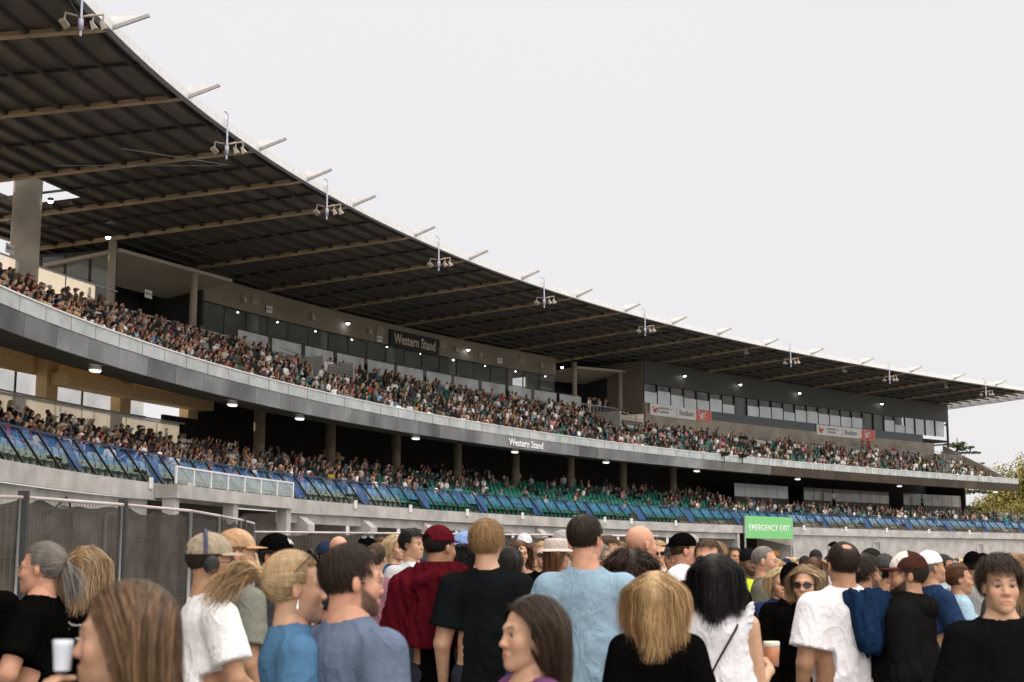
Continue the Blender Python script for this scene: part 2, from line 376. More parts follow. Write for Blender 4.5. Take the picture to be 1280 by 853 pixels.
# low frosted balustrade in front of the lounge
for a in np.arange(LS0+.5, LS1-1, 3.1):
    m = MB(); ring(m, a, a+2.7, rect(11.95, 11.98, 13.95, 14.72), step=3); gpart(m, 'frosted_panel', M_bal)
m = MB(); ring(m, LS0, LS1, rect(11.9, 11.94, 14.74, 14.8)); gpart(m, 'lounge_handrail', M_black)
wall('lounge_plinth', LS0, LS1, 11.85, 13.3, 13.93, M_conc2, th=.15)
for s in np.arange(37, 70, 6.65):
    m = MB(); m.tube([P(s, 14.9, 13.2), P(s, 14.9, 16.7)], .28, 14); gpart(m, 'lounge_column', M_conc2, True)
# prism soffits and their columns (left recess and right recess)
for (a, b, c1, c2) in ((22.0, 31.4, 21.9, 28.5), (68.3, 74.7, 68.4, 74.3)):
    m = MB(); v = [P(a, 12.0, 17.0), P(b, 12.0, 17.35), P(b+.1, 16.5, 16.7), P(a, 16.5, 16.5), P(a, 12.0, 17.18), P(b, 12.0, 17.53), P(b+.1, 16.5, 16.9), P(a, 16.5, 16.7)]
    m.add(v, np.array([(0, 3, 2, 1), (4, 5, 6, 7), (0, 1, 5, 4), (1, 2, 6, 5), (2, 3, 7, 6), (3, 0, 4, 7)])); gpart(m, 'recess_soffit', M_soff)
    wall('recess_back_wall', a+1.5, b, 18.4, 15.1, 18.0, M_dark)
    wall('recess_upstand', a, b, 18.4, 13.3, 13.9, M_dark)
    m = MB(); glz = None
    for s in (c1, c2):
        q = MB(); q.tube([P(s, 12.3, 13.0), P(s, 12.3, 17.5)], .2, 14); gpart(q, 'recess_column', M_conc2, True)
    wall('recess_side_wall', b-.1, b+.1, 14.0, 13.3, 18.0, M_dark, th=5)
    glazing(a+1.5, b, 18.45, 13.9, 15.1, 1.6, M_see)
    f = MB()
    for s in np.arange(a+.5, b, .45): f.boxm(FR(s, 12.1, 13.75), .025, .03, .9)
    ring(f, a+.5, b, rect(12.07, 12.13, 14.2, 14.25)); gpart(f, 'recess_railing', M_steel)
# left open part: glazed screens at the rear
m = MB()
for s in np.arange(-44, 22, 6.65):
    m = MB(); m.boxm(FR(s, 18.0, 15.6), .3, .4, 5.2); gpart(m, 'rear_post', M_conc2)
wall('rear_upstand', S_BEG, 22.0, 18.2, 12.9, 13.9, M_conc2)
for k in range(4):
    F = FR(22.3, 12.4+k*1.5, 15.3); m = MB(); m.boxm(F @ Matrix.Translation((0, .75, 0)), .02, 1.4, 3.6); p = gpart(m, 'side_window', M_see); f = MB(); f.boxm(F, .12, .1, 3.9); f.boxm(F @ Matrix.Translation((0, .75, 1.87)), .1, 1.4, .12); f.boxm(F @ Matrix.Translation((0, .75, -.6)), .08, 1.4, .08); gpart(f, 'mullion', M_black, parent=p)
m = MB(); ring(m, S_BEG, 24.0, rect(13.95, 19, 12.9, 13.3)); gpart(m, 'rear_floor', M_conc2)
m = MB(); m.tube([P(15.5, 12.2, 13.0), P(15.5, 12.2, 19.1)], .64, 28); gpart(m, 'big_column', M_conc2, True)
# white hazed screens behind the left upper rows
for a in np.arange(-6, 20, 2.2):
    m = MB(); ring(m, a+.04, a+2.14, rect(12.0, 12.03, 13.3, 14.9), step=3); gpart(m, 'wind_screen', M_scr)
m = MB(); ring(m, -8, 22, rect(11.97, 12.05, 14.92, 14.98)); gpart(m, 'screen_rail', M_steel)
# right block
RB = 122.8
wall('suite_band', RB0, RB, 10.2, 16.35, 18.22, M_bandg)
wall('suite_grey_band', RB0+9.2, RB-5, 10.15, 13.95, 14.72, mat('grey_band', (.10, .115, .125), .6))
wall('suite_concrete', RB0, RB-3, 10.1, 11.2, 13.93, M_conc2)
m = MB(); ring(m, RB0, RB0+9.15, rect(10.2, 10.4, 13.95, 14.72)); gpart(m, 'suite_panel', M_band)
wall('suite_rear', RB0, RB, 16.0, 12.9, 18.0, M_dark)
n = 26
for k in range(n):
    a = RB0+(RB-.6-RB0)*k/n; b = RB0+(RB-.6-RB0)*(k+1)/n
    hgt = .75+.4*rr.random() if k < n-4 else 1.7
    m = MB(); ring(m, a+.04, b-.04, rect(10.36, 10.38, 14.74, 16.33), step=5); p = gpart(m, 'window', M_see if k < n-4 else M_winl)
    if k < n-4 and rr.random() < .93:
        f = MB(); ring(f, a+.05, b-.05, rect(10.26, 10.28, 14.74, 14.74+hgt), step=5); gpart(f, 'pane_reflection', M_winl, parent=p)  # pale sheet puts the white reflection in the lower glass into colour
    f = MB(); ring(f, a-.04, a+.04, rect(10.22, 10.4, 14.72, 16.35), step=5); gpart(f, 'mullion', M_black, parent=p)
m = MB(); ring(m, RB0, RB, rect(10.4, 16.0, 14.2, 14.4)); gpart(m, 'suite_floor', M_dark)
m = MB(); m.boxm(FR(RB0, 14.6, 15.6), .2, 8.6, 5.2); gpart(m, 'suite_side_wall', M_band)
m = MB(); m.boxm(FR(RB-.1, 10.3, 15.5), .18, .18, 5); m.boxm(FR(RB-.1, 13.5, 15.5), .18, .18, 5); m.boxm(FR(RB-.1, 11.9, 14.0), .15, 3.0, .15); m.boxm(FR(RB-.1, 11.9, 16.1), .15, 3.0, .15); gpart(m, 'end_frame', M_purl)

# vomitories in the upper tier: pale walls with bar rails
VOM = [(36.0, 6, 9), (70.0, 6, 9), (88, 6, 7), (96, 6, 7), (103, 6, 7), (112, 6, 7), (118.5, 5, 7)]
for (s, k0, k1) in VOM:
    m = MB(); d0 = du(k0)-.4; d1 = du(k1)+.4; z0 = zu(k0)
    m.boxm(FR(s, d0, z0+.25), 3.0, .15, .9)
    for q in (-1.5, 1.5): m.boxm(FR(s+q, (d0+d1)/2, zu(k1)-.2), .15, d1-d0-.2, 1.6)
    m.boxm(FR(s, d1, zu(k1)), 2.85, .1, 1.0, 1)
    p = gpart(m, 'stair_opening', [M_conc, M_dark])
    f = MB()
    for q in (-1.5, 1.5):
        for hh in (.75, 1.0, 1.25, 1.5): f.tube([tuple(FR(s+q, d0, z0) @ Vector((0, 0, hh-.2))), tuple(FR(s+q, d1, zu(k1)) @ Vector((0, 0, hh-.2)))], .025, 5)
    for hh in (.85, 1.05, 1.25): f.tube([tuple(FR(s, d0, z0) @ Vector((-1.5, 0, hh))), tuple(FR(s, d0, z0) @ Vector((1.5, 0, hh)))], .022, 5)
    gpart(f, 'bar_rail', M_steel, parent=p)

# lower tier
m = MB(); pr = [(.95, 4.35)]+stepped(NL, dl, zl, .35)[1:-1]+[(.95, 4.0)]
ring(m, S_BEG, S_END+8, pr); gpart(m, 'lower_deck', M_conc2)
m = MB(); ring(m, S_BEG, S_END+8, rect(dl(NL-1)+.4, 14.0, 6.2, 6.55)); gpart(m, 'lower_walkway', M_conc2)
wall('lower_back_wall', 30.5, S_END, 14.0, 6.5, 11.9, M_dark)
wall('lower_back_wall', S_BEG, -1, 14.0, 6.5, 11.9, M_conc2)
wall('end_wall', S_END-.2, S_END, 9.3, 6.5, 10.2, M_dark, th=4.7)
for s in [28.7]+[28.75+6.68*k for k in range(1, 8)]:
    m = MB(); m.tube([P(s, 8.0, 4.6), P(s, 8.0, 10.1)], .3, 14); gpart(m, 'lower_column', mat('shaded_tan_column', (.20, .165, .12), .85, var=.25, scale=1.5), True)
for s in range(5): pass
# lower left concourse: walls with the warm sun glow put into their colour, glazed opening
m = MB()
for s in (0, 6, 12.5, 19.2, 24.6, 30): m.boxm(FR(s, 13.55, 9.0), .9, .6, 5.0)
ring(m, -2, 30.4, rect(13.9, 14.1, 6.5, 7.2)); ring(m, -2, 30.4, rect(13.9, 14.1, 10.4, 11.8)); ring(m, 19, 30.4, rect(12.2, 13.2, 9.9, 10.5))
gpart(m, 'concourse_wall', mat('sun_glow_plaster', (.72, .56, .34), .8, var=.1))
wall('concourse_door_wall', 27.2, 30.4, 12.9, 6.5, 9.4, M_dark)
glazing(-1, 27, 14.0, 7.2, 10.4, 2.4, M_see)
m = MB(); ring(m, -1, 27, rect(13.9, 13.98, 9.2, 9.32)); gpart(m, 'transom', M_black)
for a in np.arange(-3, 23, 1.9):
    m = MB(); ring(m, a+.03, a+1.87, rect(9.25, 9.28, 6.9, 8.4), step=3); gpart(m, 'concourse_screen', M_scr)
m = MB(); ring(m, -3, 24, rect(9.22, 9.3, 8.42, 8.48)); gpart(m, 'concourse_rail', M_steel)
for a, b in ((86.4, 94.4), (96.8, 110.7), (113.2, 123.6)):
    m = MB(); ring(m, a, b, rect(9.6, 9.8, 6.5, 7.35)); gpart(m, 'suite_front_wall', M_bandg)
    n = round((b-a)/1.6)
    for k in range(n):
        m = MB(); ring(m, a+(b-a)*k/n+.03, a+(b-a)*(k+1)/n-.03, rect(9.65, 9.67, 7.35, 8.5), step=3); gpart(m, 'window', M_winl if a < 95 else glassy('reflecting_glass', (.35, .33, .28), .9, .05))
# concrete front of the lower tier
m = MB(); ring(m, S_BEG, S_END+8, [(.5, 3.81), (.62, 3.81), (.95, 4.0), (.95, 4.35), (.5, 4.40)]); gpart(m, 'front_beam', M_conc)
m = MB(); ring(m, 18, 73.3, [(.75, 3.35), (1.1, 3.35), (1.1, 3.8), (.75, 3.8)]); gpart(m, 'lower_beam', M_conc)
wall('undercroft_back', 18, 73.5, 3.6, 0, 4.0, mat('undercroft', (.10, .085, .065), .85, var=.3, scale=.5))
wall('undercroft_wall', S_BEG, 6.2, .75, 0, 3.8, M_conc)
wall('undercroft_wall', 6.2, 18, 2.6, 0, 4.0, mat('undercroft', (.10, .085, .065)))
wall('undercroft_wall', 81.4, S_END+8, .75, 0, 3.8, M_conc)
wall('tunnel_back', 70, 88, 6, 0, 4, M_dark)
for s in (73.5, 81.3): 
    m = MB(); m.boxm(FR(s, 2.2, 1.9), .35, 3.2, 3.8); gpart(m, 'tunnel_side', M_conc)
for s in [20.4]+[27.0+6.65*k for k in range(0, 7)]:
    m = MB(); F = FR(s, 0, 0)
    a = [F @ Vector(q) for q in ((-.35, .2, 3.3), (-.35, .2, 3.0), (-.35, 1.9, 2.2), (-.35, 3.5, 2.2), (-.35, 3.5, 3.79), (-.35, .8, 3.79))]
    b = [q+(F @ Vector((.7, 0, 0))-F @ Vector((0, 0, 0))) for q in a]
    m.add(a+b, [(0, 1, 2, 3, 4, 5), (11, 10, 9, 8, 7, 6)]+[(i, i+6, (i+1) % 6+6, (i+1) % 6) for i in range(6)])
    m.boxm(F @ Matrix.Translation((0, 2.6, 1.1)), .7, .6, 2.2)
    gpart(m, 'corbel', M_conc)
# projecting terrace at the left
m = MB(); ring(m, 6.2, 17.5, [(-.35, 3.88), (.48, 3.88), (.48, 4.36), (-.35, 4.36)]); t = gpart(m, 'terrace', M_conc)
n = 7
for k in range(n):
    f = MB(); ring(f, 6.25+k*1.6+.05, 6.25+(k+1)*1.6-.05, rect(-.28, -.25, 4.4, 4.96), step=3); gpart(f, 'terrace_glass', M_bal2, parent=t)
f = MB(); ring(f, 6.2, 17.5, rect(-.31, -.23, 4.96, 5.02))
for k in range(n+1): f.boxm(FR(6.25+k*1.6, -.27, 4.68), .08, .07, .6)
gpart(f, 'terrace_rail', M_white, parent=t)
for s in (6.5, 12, 17.2):
    m = MB(); m.boxm(FR(s, 0, 2.0), .45, .45, 4.0); gpart(m, 'terrace_post', M_conc)
# conduit and bent pipes on the pale wall
m = MB(); F = FR(3.4, .65, 0)
m.tube([F @ Vector(q) for q in ((-.8, 0, 1), (-.8, 0, 3.0), (-.75, 0, 3.15), (-.6, 0, 3.2), (.6, 0, 3.2), (.75, 0, 3.15), (.8, 0, 3.0), (.8, 0, 1))], .07, 8); gpart(m, 'bent_pipe', M_white, True)
m = MB(); F = FR(-1.0, .6, 0)
m.tube([F @ Vector(q) for q in ((-1.5, 0, 2.9), (-.6, 0, 3.2), (.2, -.05, 3.6), (.6, 0, 3.4), (.9, 0, 2.6))], .03, 6)
for z in (2.7, 3.0, 3.3): m.tube([F @ Vector((-.1, 0, z)), F @ Vector((.8, 0, z))], .02, 5)
gpart(m, 'cable', M_black, True)

# ------------------------------------------------------------------ raked barrier of the lower tier
bar = empty('front_barrier', tuple(P(20, 1.2, 4.4)), 'long raked barrier with black struts and blue screens along the lower tier', 'barrier')
def bpart(mb, name, mt):
    o = mb.obj(name, mt, bar); o.matrix_parent_inverse = Matrix.Translation(bar.location).inverted(); return o
B0, B1 = (.92, 4.42), (1.5, 5.58)
for k in range(100):
    s = -9+k*1.38; m = MB(); a = P(s+.35, *B0); b = P(s-.3, *B1)
    m.tube([a, b], .045, 4); bpart(m, 'strut', M_black)
m = MB(); ring(m, -14, S_END+8, rect(1.46, 1.54, 5.57, 5.63)); ring(m, -14, S_END+8, rect(.9, .97, 4.40, 4.45)); bpart(m, 'rail', mat('blue_black_rail', (.02, .035, .09), .4))
def blue_x(m, t, b): b.inputs['Alpha'].default_value = .5
M_blue = mat('blue_mesh', (.018, .115, .33), .5, 0, .35, 1.5, extra=blue_x)
def blue2_x(m, t, b): b.inputs['Alpha'].default_value = .86
M_blue2 = mat('blue_panel', (.008, .055, .19), .5, 0, .4, 2.5, extra=blue2_x)
lo = .45
pt = lambda f: (B0[0]+(B1[0]-B0[0])*f+.08, B0[1]+(B1[1]-B0[1])*f)
AISL = [s for s in np.arange(-6, S_END+6, 6.65)]
for a in AISL:
    m = MB(); ring(m, a+1.0, a+6.6, [pt(lo), pt(.97)], closed=False); bpart(m, 'blue_screen', M_blue)
    m = MB(); ring(m, a, a+.95, [pt(.12), pt(.97)], closed=False); bpart(m, 'aisle_gate', M_blue2)
# ------------------------------------------------------------------ figures: smooth-blended volumes meshed as one surface (naive surface nets)
class Field:
    def __init__(s, lo, hi, h):
        s.h = h; s.lo = np.array(lo, float); s.n = np.ceil((np.array(hi)-s.lo)/h).astype(int)+1
        s.f = np.full(s.n, .5, np.float32); s.ax = [s.lo[i]+h*np.arange(s.n[i]) for i in range(3)]
    def _win(s, lo, hi, pad):
        a = np.clip(np.floor((np.array(lo)-pad-s.lo)/s.h).astype(int), 0, s.n); b = np.clip(np.ceil((np.array(hi)+pad-s.lo)/s.h).astype(int)+1, 0, s.n)
        if np.any(b <= a): return None, None
        sl = tuple(slice(x, y) for x, y in zip(a, b))
        g = np.stack(np.meshgrid(*[s.ax[i][sl[i]] for i in range(3)], indexing='ij'), -1)
        return sl, g
    def _put(s, sl, d, k, op):
        f = s.f[sl]
        if op == 'u':
            if k > 0: h = np.maximum(k-np.abs(f-d), 0)/k; s.f[sl] = np.minimum(f, d)-h*h*k*.25
            else: s.f[sl] = np.minimum(f, d)
        elif op == 's':
            d = -d
            if k > 0: h = np.maximum(k-np.abs(f-d), 0)/k; s.f[sl] = np.maximum(f, d)+h*h*k*.25
            else: s.f[sl] = np.maximum(f, d)
    def cap(s, a, b, ra, rb, k=.02, sy=1., op='u'):
        a = np.array(a, float); b = np.array(b, float); r = max(ra, rb)
        sl, g = s._win(np.minimum(a, b)-r, np.maximum(a, b)+r, k+2*s.h)
        if sl is None: return s
        S = np.array([1, 1/sy, 1]); A = a*S; B = b*S; p = g*S-A; ab = B-A
        t = np.clip((p@ab)/(ab@ab+1e-12), 0, 1); d = np.linalg.norm(p-t[..., None]*ab, axis=-1)-(ra+(rb-ra)*t)
        s._put(sl, d*(sy if sy < 1 else 1), k, op); return s
    def ell(s, c, r, k=.02, op='u', rot=None):
        c = np.array(c, float); r = np.array(r, float); m = r.max() if rot is not None else r
        sl, g = s._win(c-m, c+m, k+2*s.h)
        if sl is None: return s
        p = g-c
        if rot is not None: p = p@np.array(rot)
        q = p/r; l = np.linalg.norm(q, axis=-1); l2 = np.linalg.norm(q/r, axis=-1)+1e-9
        s._put(sl, l*(l-1)/l2, k, op); return s
    def func(s, fn): 
        g = np.stack(np.meshgrid(*s.ax, indexing='ij'), -1); s.f = fn(g, s.f).astype(np.float32); return s
    def mesh(s):
        f = s.f.copy(); f[0] = f[-1] = .1; f[:, 0] = f[:, -1] = .1; f[:, :, 0] = f[:, :, -1] = .1
        I = f < 0; nx, ny, nz = f.shape
        cnt = np.zeros((nx-1, ny-1, nz-1), np.int8)
        for a in (0, 1):
            for b in (0, 1):
                for c in (0, 1): cnt += I[a:nx-1+a, b:ny-1+b, c:nz-1+c]
        act = (cnt > 0) & (cnt < 8); ids = -np.ones(act.shape, np.int64); X = np.argwhere(act); ids[act] = np.arange(len(X))
        if len(X) == 0: return np.zeros((0, 3)), np.zeros((0, 4), int)
        acc = np.zeros((len(X), 3)); w = np.zeros(len(X))
        cor = [(a, b, c) for a in (0, 1) for b in (0, 1) for c in (0, 1)]
        for i, p in enumerate(cor):
            for q in cor[i+1:]:
                if sum(abs(np.subtract(p, q))) != 1: continue
                fa = f[X[:, 0]+p[0], X[:, 1]+p[1], X[:, 2]+p[2]]; fb = f[X[:, 0]+q[0], X[:, 1]+q[1], X[:, 2]+q[2]]
                m = (fa < 0) != (fb < 0); t = np.where(m, fa/np.where(m, fa-fb, 1), 0)
                acc += m[:, None]*(np.array(p)+(np.array(q)-np.array(p))*t[:, None]); w += m
        V = s.lo+(X+acc/w[:, None])*s.h; Fs = []
        for ax in range(3):
            o = [slice(None)]*3; o2 = [slice(None)]*3; o[ax] = slice(0, -1); o2[ax] = slice(1, None)
            ch = I[tuple(o)] != I[tuple(o2)]; u, v = [(1, 2), (2, 0), (0, 1)][ax]
            e = np.argwhere(ch); e = e[(e[:, u] > 0) & (e[:, v] > 0)]
            e = e[(e[:, u] < f.shape[u]-1) & (e[:, v] < f.shape[v]-1)]
            U = np.eye(3, dtype=int)[u]; W = np.eye(3, dtype=int)[v]
            q = [ids[tuple((e-U-W).T)], ids[tuple((e-W).T)], ids[tuple(e.T)], ids[tuple((e-U).T)]]
            q = np.stack(q, 1); flip = ~I[tuple(e.T)]; q[flip] = q[flip][:, ::-1]; q = q[(q >= 0).all(1)]
            Fs.append(q)
        return V, np.concatenate(Fs)
def wob(p, seed, sc):
    r = np.random.RandomState(seed); o = 0
    for i in range(5):
        k = r.normal(size=3)*sc*(1+.5*i); o = o+np.sin(p@k+r.uniform(0, 6.28))/(1+.5*i)
    return o/2.6
HS = {}; HW = [1.]
def head_field(h, sex='m', seed=0, jaw=1., fat=1.):
    F = Field((-.105, -.125, -.2), (.105, .14, .145), h); kk = max(.012, h)
    F.ell((0, -.014, .036), (.074*fat, .094, .086), .01)
    F.ell((0, .026, -.030), (.060*fat, .064, .085), .03)
    F.ell((0, .036, -.072), (.049*jaw*fat, .048, .036), .03)
    F.ell((0, .076, -.097), (.021*jaw, .017, .018), .026)
    for x in (-1, 1):
        F.ell((x*.041*fat, .062, -.026), (.022, .020, .024), .025)
        F.cap((x*.012, .084, .022), (x*.040, .072, .021), .011, .009, .016)
        F.ell((x*.031, .098, .000), (.019, .017, .0125), .012, 's')
    F.cap((0, .083, .012), (0, .0985, -.028), .0078, .0115, .014)
    F.ell((0, .1035, -.031), (.010, .0095, .0085), .008)
    if h < .006:
        for x in (-1, 1):
            F.ell((x*.0125, .094, -.034), (.0078, .010, .0068), .006)
            F.ell((x*.0065, .099, -.0415), (.0035, .005, .0038), .002, 's')
            F.cap((x*.019, .0865, .008), (x*.044, .078, .006), .0042, .0036, .004)
            F.cap((x*.020, .086, -.009), (x*.042, .079, -.009), .0032, .003, .004)
    F.ell((0, .0865, -.062), (.025, .0135, .0070), .009); F.ell((0, .0845, -.0715), (.021, .0135, .0075), .009)
    if h < .006: F.cap((-.024, .0965, -.0665), (.024, .0965, -.0665), .0022, .0022, .003, op='s')
    for x in (-1, 1):
        F.ell((x*.077*fat, -.006, -.004), (.009, .017, .029), .006, rot=np.array(Matrix.Rotation(x*.35, 3, 'Z')))
        if h < .006: F.ell((x*.089*fat, .000, .000), (.006, .009, .017), .003, 's')
    nr = .056 if sex == 'm' else .046
    F.cap((0, -.018, -.06), (0, -.036, -.2), nr, nr*1.08, .03)
    return F
def head_mesh(h, sex, skin, hairc, jaw=1., fat=1., brow=True, lips=None, beard=0., seed=0, stub=None):
    V, Q = head_field(h, sex, seed, jaw, fat).mesh()
    K = np.tile(np.array(skin, float), (len(V), 1)); x, y, z = V.T
    def blend(w, c): 
        nonlocal K; w = np.clip(w, 0, 1)[:, None]; K = K*(1-w)+np.array(c)*w
    rosy = np.array(skin)*[1.12, .82, .78]
    blend(.5*np.exp(-(((np.abs(x)-.042)/.02)**2+((z+.03)/.02)**2))*(y > .03), rosy); blend(.5*np.exp(-((x/.012)**2+((z+.032)/.014)**2))*(y > .09), rosy)
    blend(.2*(np.abs(x) > .077*fat), rosy)
    lc = lips or np.array(skin)*[.95, .58, .55]
    blend(.8*np.exp(-((x/.021)**4+((z+.067)/.0090)**4))*(y > .08), lc)
    blend(.8*np.exp(-(((np.abs(x)-.031)/.013)**4+((z-.0085)/.0028)**2))*(y > .06), (.03, .02, .018))
    blend(.8*np.exp(-(((np.abs(x)-.031)/.014)**2+((z-.002)/.009)**2))*(y > .06), np.array(skin)*[.72, .62, .6])
    if brow:
        bz = .0235+.16*np.minimum(np.abs(x)-.018, .018)-.30*np.maximum(np.abs(x)-.036, 0)
        blend((.9 if sex == 'm' else .75)*np.exp(-(((np.abs(x)-.031)/.015)**4+((z-bz)/.0048)**2))*(y > .055), np.array(hairc)*.8)
    if beard:
        lim = -.006-.80*np.maximum(0, y-.014)+.004*wob(V, 8, 160)
        wv = beard*np.clip((lim-z)/.012, 0, 1)*np.clip((z+.125)/.012, 0, 1)*np.clip((y-(.008+(-.09-z)*.0))/.012+.15*wob(V, 9, 150), 0, 1)
        wv = wv*np.clip((z+.122-.95*np.maximum(0, .055-y))/.012, 0, 1)*(1-np.exp(-((x/.018)**4+((z+.067)/.008)**4)))
        blend(np.maximum(wv, beard*np.exp(-((x/.03)**4+((z+.051)/.006)**2))*(y > .07)), stub or hairc)
    return V, Q, K
def smat(key, col, **k): return mat(key, col, **k)
def skin_x(m, t, b):
    b.inputs['Subsurface Weight'].default_value = .12; b.inputs['Subsurface Radius'].default_value = (.6, .25, .12); b.inputs['Subsurface Scale'].default_value = .012
M_skin = mat('skin', (1, 1, 1), .5, 0, .11, 34, bump=.14, bscale=300, spec=.35, attr=True, extra=skin_x)
M_eyew = mat('eye_white', (.40, .36, .34), .15, 0, 0); M_iris = mat('eye_iris', (.035, .03, .028), .08, 0, 0)
M_hair = mat('hair', (1, 1, 1), .5, 0, .22, 60, spec=.22, attr=True, streak=(1, 1, .12), bump=.35, bscale=120)
def cloth_x(m, t, b):
    N = t.nodes.new; L = t.links.new; tc = N('ShaderNodeTexCoord'); mp = N('ShaderNodeMapping'); mp.inputs['Scale'].default_value = (1, 1, .45); mp.inputs['Rotation'].default_value = (.2, .5, 0); L(tc.outputs['Object'], mp.inputs[0])
    n = N('ShaderNodeTexNoise'); n.inputs['Scale'].default_value = 8; n.inputs['Detail'].default_value = 2.5; n.inputs['Distortion'].default_value = 1.2; L(mp.outputs[0], n.inputs['Vector'])
    a = N('ShaderNodeMath'); a.operation = 'SUBTRACT'; L(n.outputs[0], a.inputs[0]); a.inputs[1].default_value = .5; c = N('ShaderNodeMath'); c.operation = 'ABSOLUTE'; L(a.outputs[0], c.inputs[0]); q = N('ShaderNodeMath'); q.operation = 'POWER'; L(c.outputs[0], q.inputs[0]); q.inputs[1].default_value = .5
    bp = N('ShaderNodeBump'); bp.invert = True; bp.inputs['Strength'].default_value = .42; bp.inputs['Distance'].default_value = .032; L(q.outputs[0], bp.inputs['Height'])
    old = b.inputs['Normal'].links[0].from_node; L(old.outputs[0], bp.inputs['Normal']); L(bp.outputs[0], b.inputs['Normal'])
M_cloth = mat('cloth', (1, 1, 1), .95, 0, .08, 9, bump=.3, bscale=34, spec=0., attr=True, extra=cloth_x)
M_denim = mat('denim', (1, 1, 1), .9, 0, .22, 70, bump=.3, bscale=200, spec=.02, attr=True)
M_plastic = mat('black_plastic', (.012, .012, .013), .25, 0, 0); M_gold = mat('thin_metal', (.5, .4, .25), .3, .9, 0)
M_lens = mat('dark_lens', (.012, .011, .012), .06, 0, 0, spec=.8); M_vcol = mat('painted', (1, 1, 1), .6, 0, .05, 20, attr=True)

def hand_parts(F, wrist, dirv, palmn, side, curl=.5, sc=1.):
    """palm, four jointed fingers and a thumb, growing from the wrist along dirv; palmn = palm normal; side = thumb direction"""
    w_ = np.array(wrist, float); d = np.array(dirv, float); d /= np.linalg.norm(d); n = np.array(palmn, float); n -= d*(n@d); n /= np.linalg.norm(n); t = np.cross(d, n)*side
    L = lambda a, b, c: w_+(d*a+t*b+n*c)*sc
    F.cap(L(-.02, 0, 0), L(.025, 0, 0), .024*sc, .026*sc, .01)
    for i, b in enumerate((.027, .009, -.009, -.026)): F.cap(L(.02, b*.7, 0), L(.082, b, 0), .0145*sc, .0115*sc, .012)
    for i, (b, ln) in enumerate(zip((.028, .0095, -.0095, -.027), (.072, .082, .076, .060))):
        a1 = curl*.75; a2 = curl*1.7; p0 = L(.080, b, 0); e1 = p0+(d*math.cos(a1)+n*math.sin(a1)+t*b*1.5)*ln*.52*sc; e2 = e1+(d*math.cos(a2)+n*math.sin(a2))*ln*.5*sc
        F.cap(p0, e1, .0092*sc, .0082*sc, .004); F.cap(e1, e2, .0082*sc, .0068*sc, .004)
    q0 = L(.012, .026, .006); q1 = L(.045, .050, .018+.012*curl); q2 = L(.072, .054-.02*curl, .028+.03*curl)
    F.cap(q0, q1, .0135*sc, .0105*sc, .01); F.cap(q1, q2, .0105*sc, .008*sc, .005)

def limbs(p):
    """joint positions for a figure description p (all metres, figure faces +Y, origin between the feet)"""
    H = p['H']; k = H/1.75; J = {}
    sw = p.get('sw', .178 if p['sex'] == 'm' else .155)*k
    for s, n in ((-1, 'l'), (1, 'r')):
        J['sh'+n] = np.array([s*sw, -.012, 1.394*k]); 
        J['el'+n] = np.array(p.get('el'+n, (s*(sw/k+.060), -.035, 1.10)))*k
        J['wr'+n] = np.array(p.get('wr'+n, (s*(sw/k+.068), .06, .86)))*k
        J['hip'+n] = np.array([s*.09*k, 0, .92*k]); J['kn'+n] = np.array([s*.105*k, .02, .50*k]); J['an'+n] = np.array([s*.115*k, -.02, .09*k])
    return J, k
def make_body_field(p, h):
    J, k = limbs(p); m = p['sex'] == 'm'; b = p.get('bulk', 1.)
    F = Field((-.48*k, -.32*k, 0), (.48*k, .5*k, 1.56*k), h)
    F.cap((0, -.01, 1.36*k), (0, -.005, 1.12*k), .135*k*b, .125*k*b, .05, .68); F.cap((0, 0, 1.08*k), (0, 0, .95*k), .125*k*b, .15*k*b, .06, .72)
    F.cap((-.1*k, -.015, 1.37*k), (.1*k, -.015, 1.37*k), .066*k, .066*k, .06)
    F.cap((0, -.03*k, 1.40*k), (0, -.022*k, 1.55*k), .064*k, (.056 if m else .047)*k, .05)
    for n in 'lr':
        F.cap(J['sh'+n], J['el'+n], .052*k*b, .041*k*b, .04); F.cap(J['el'+n], J['wr'+n], .040*k*b, .026*k, .015)
        F.cap(J['hip'+n], J['kn'+n], .082*k*b, .055*k, .03); F.cap(J['kn'+n], J['an'+n], .054*k, .038*k, .02)
        a = J['an'+n]; F.cap(a+[0, 0, -.04*k], a+[0, .15*k, -.055*k], .042*k, .03*k, .02)
    return F, J, k
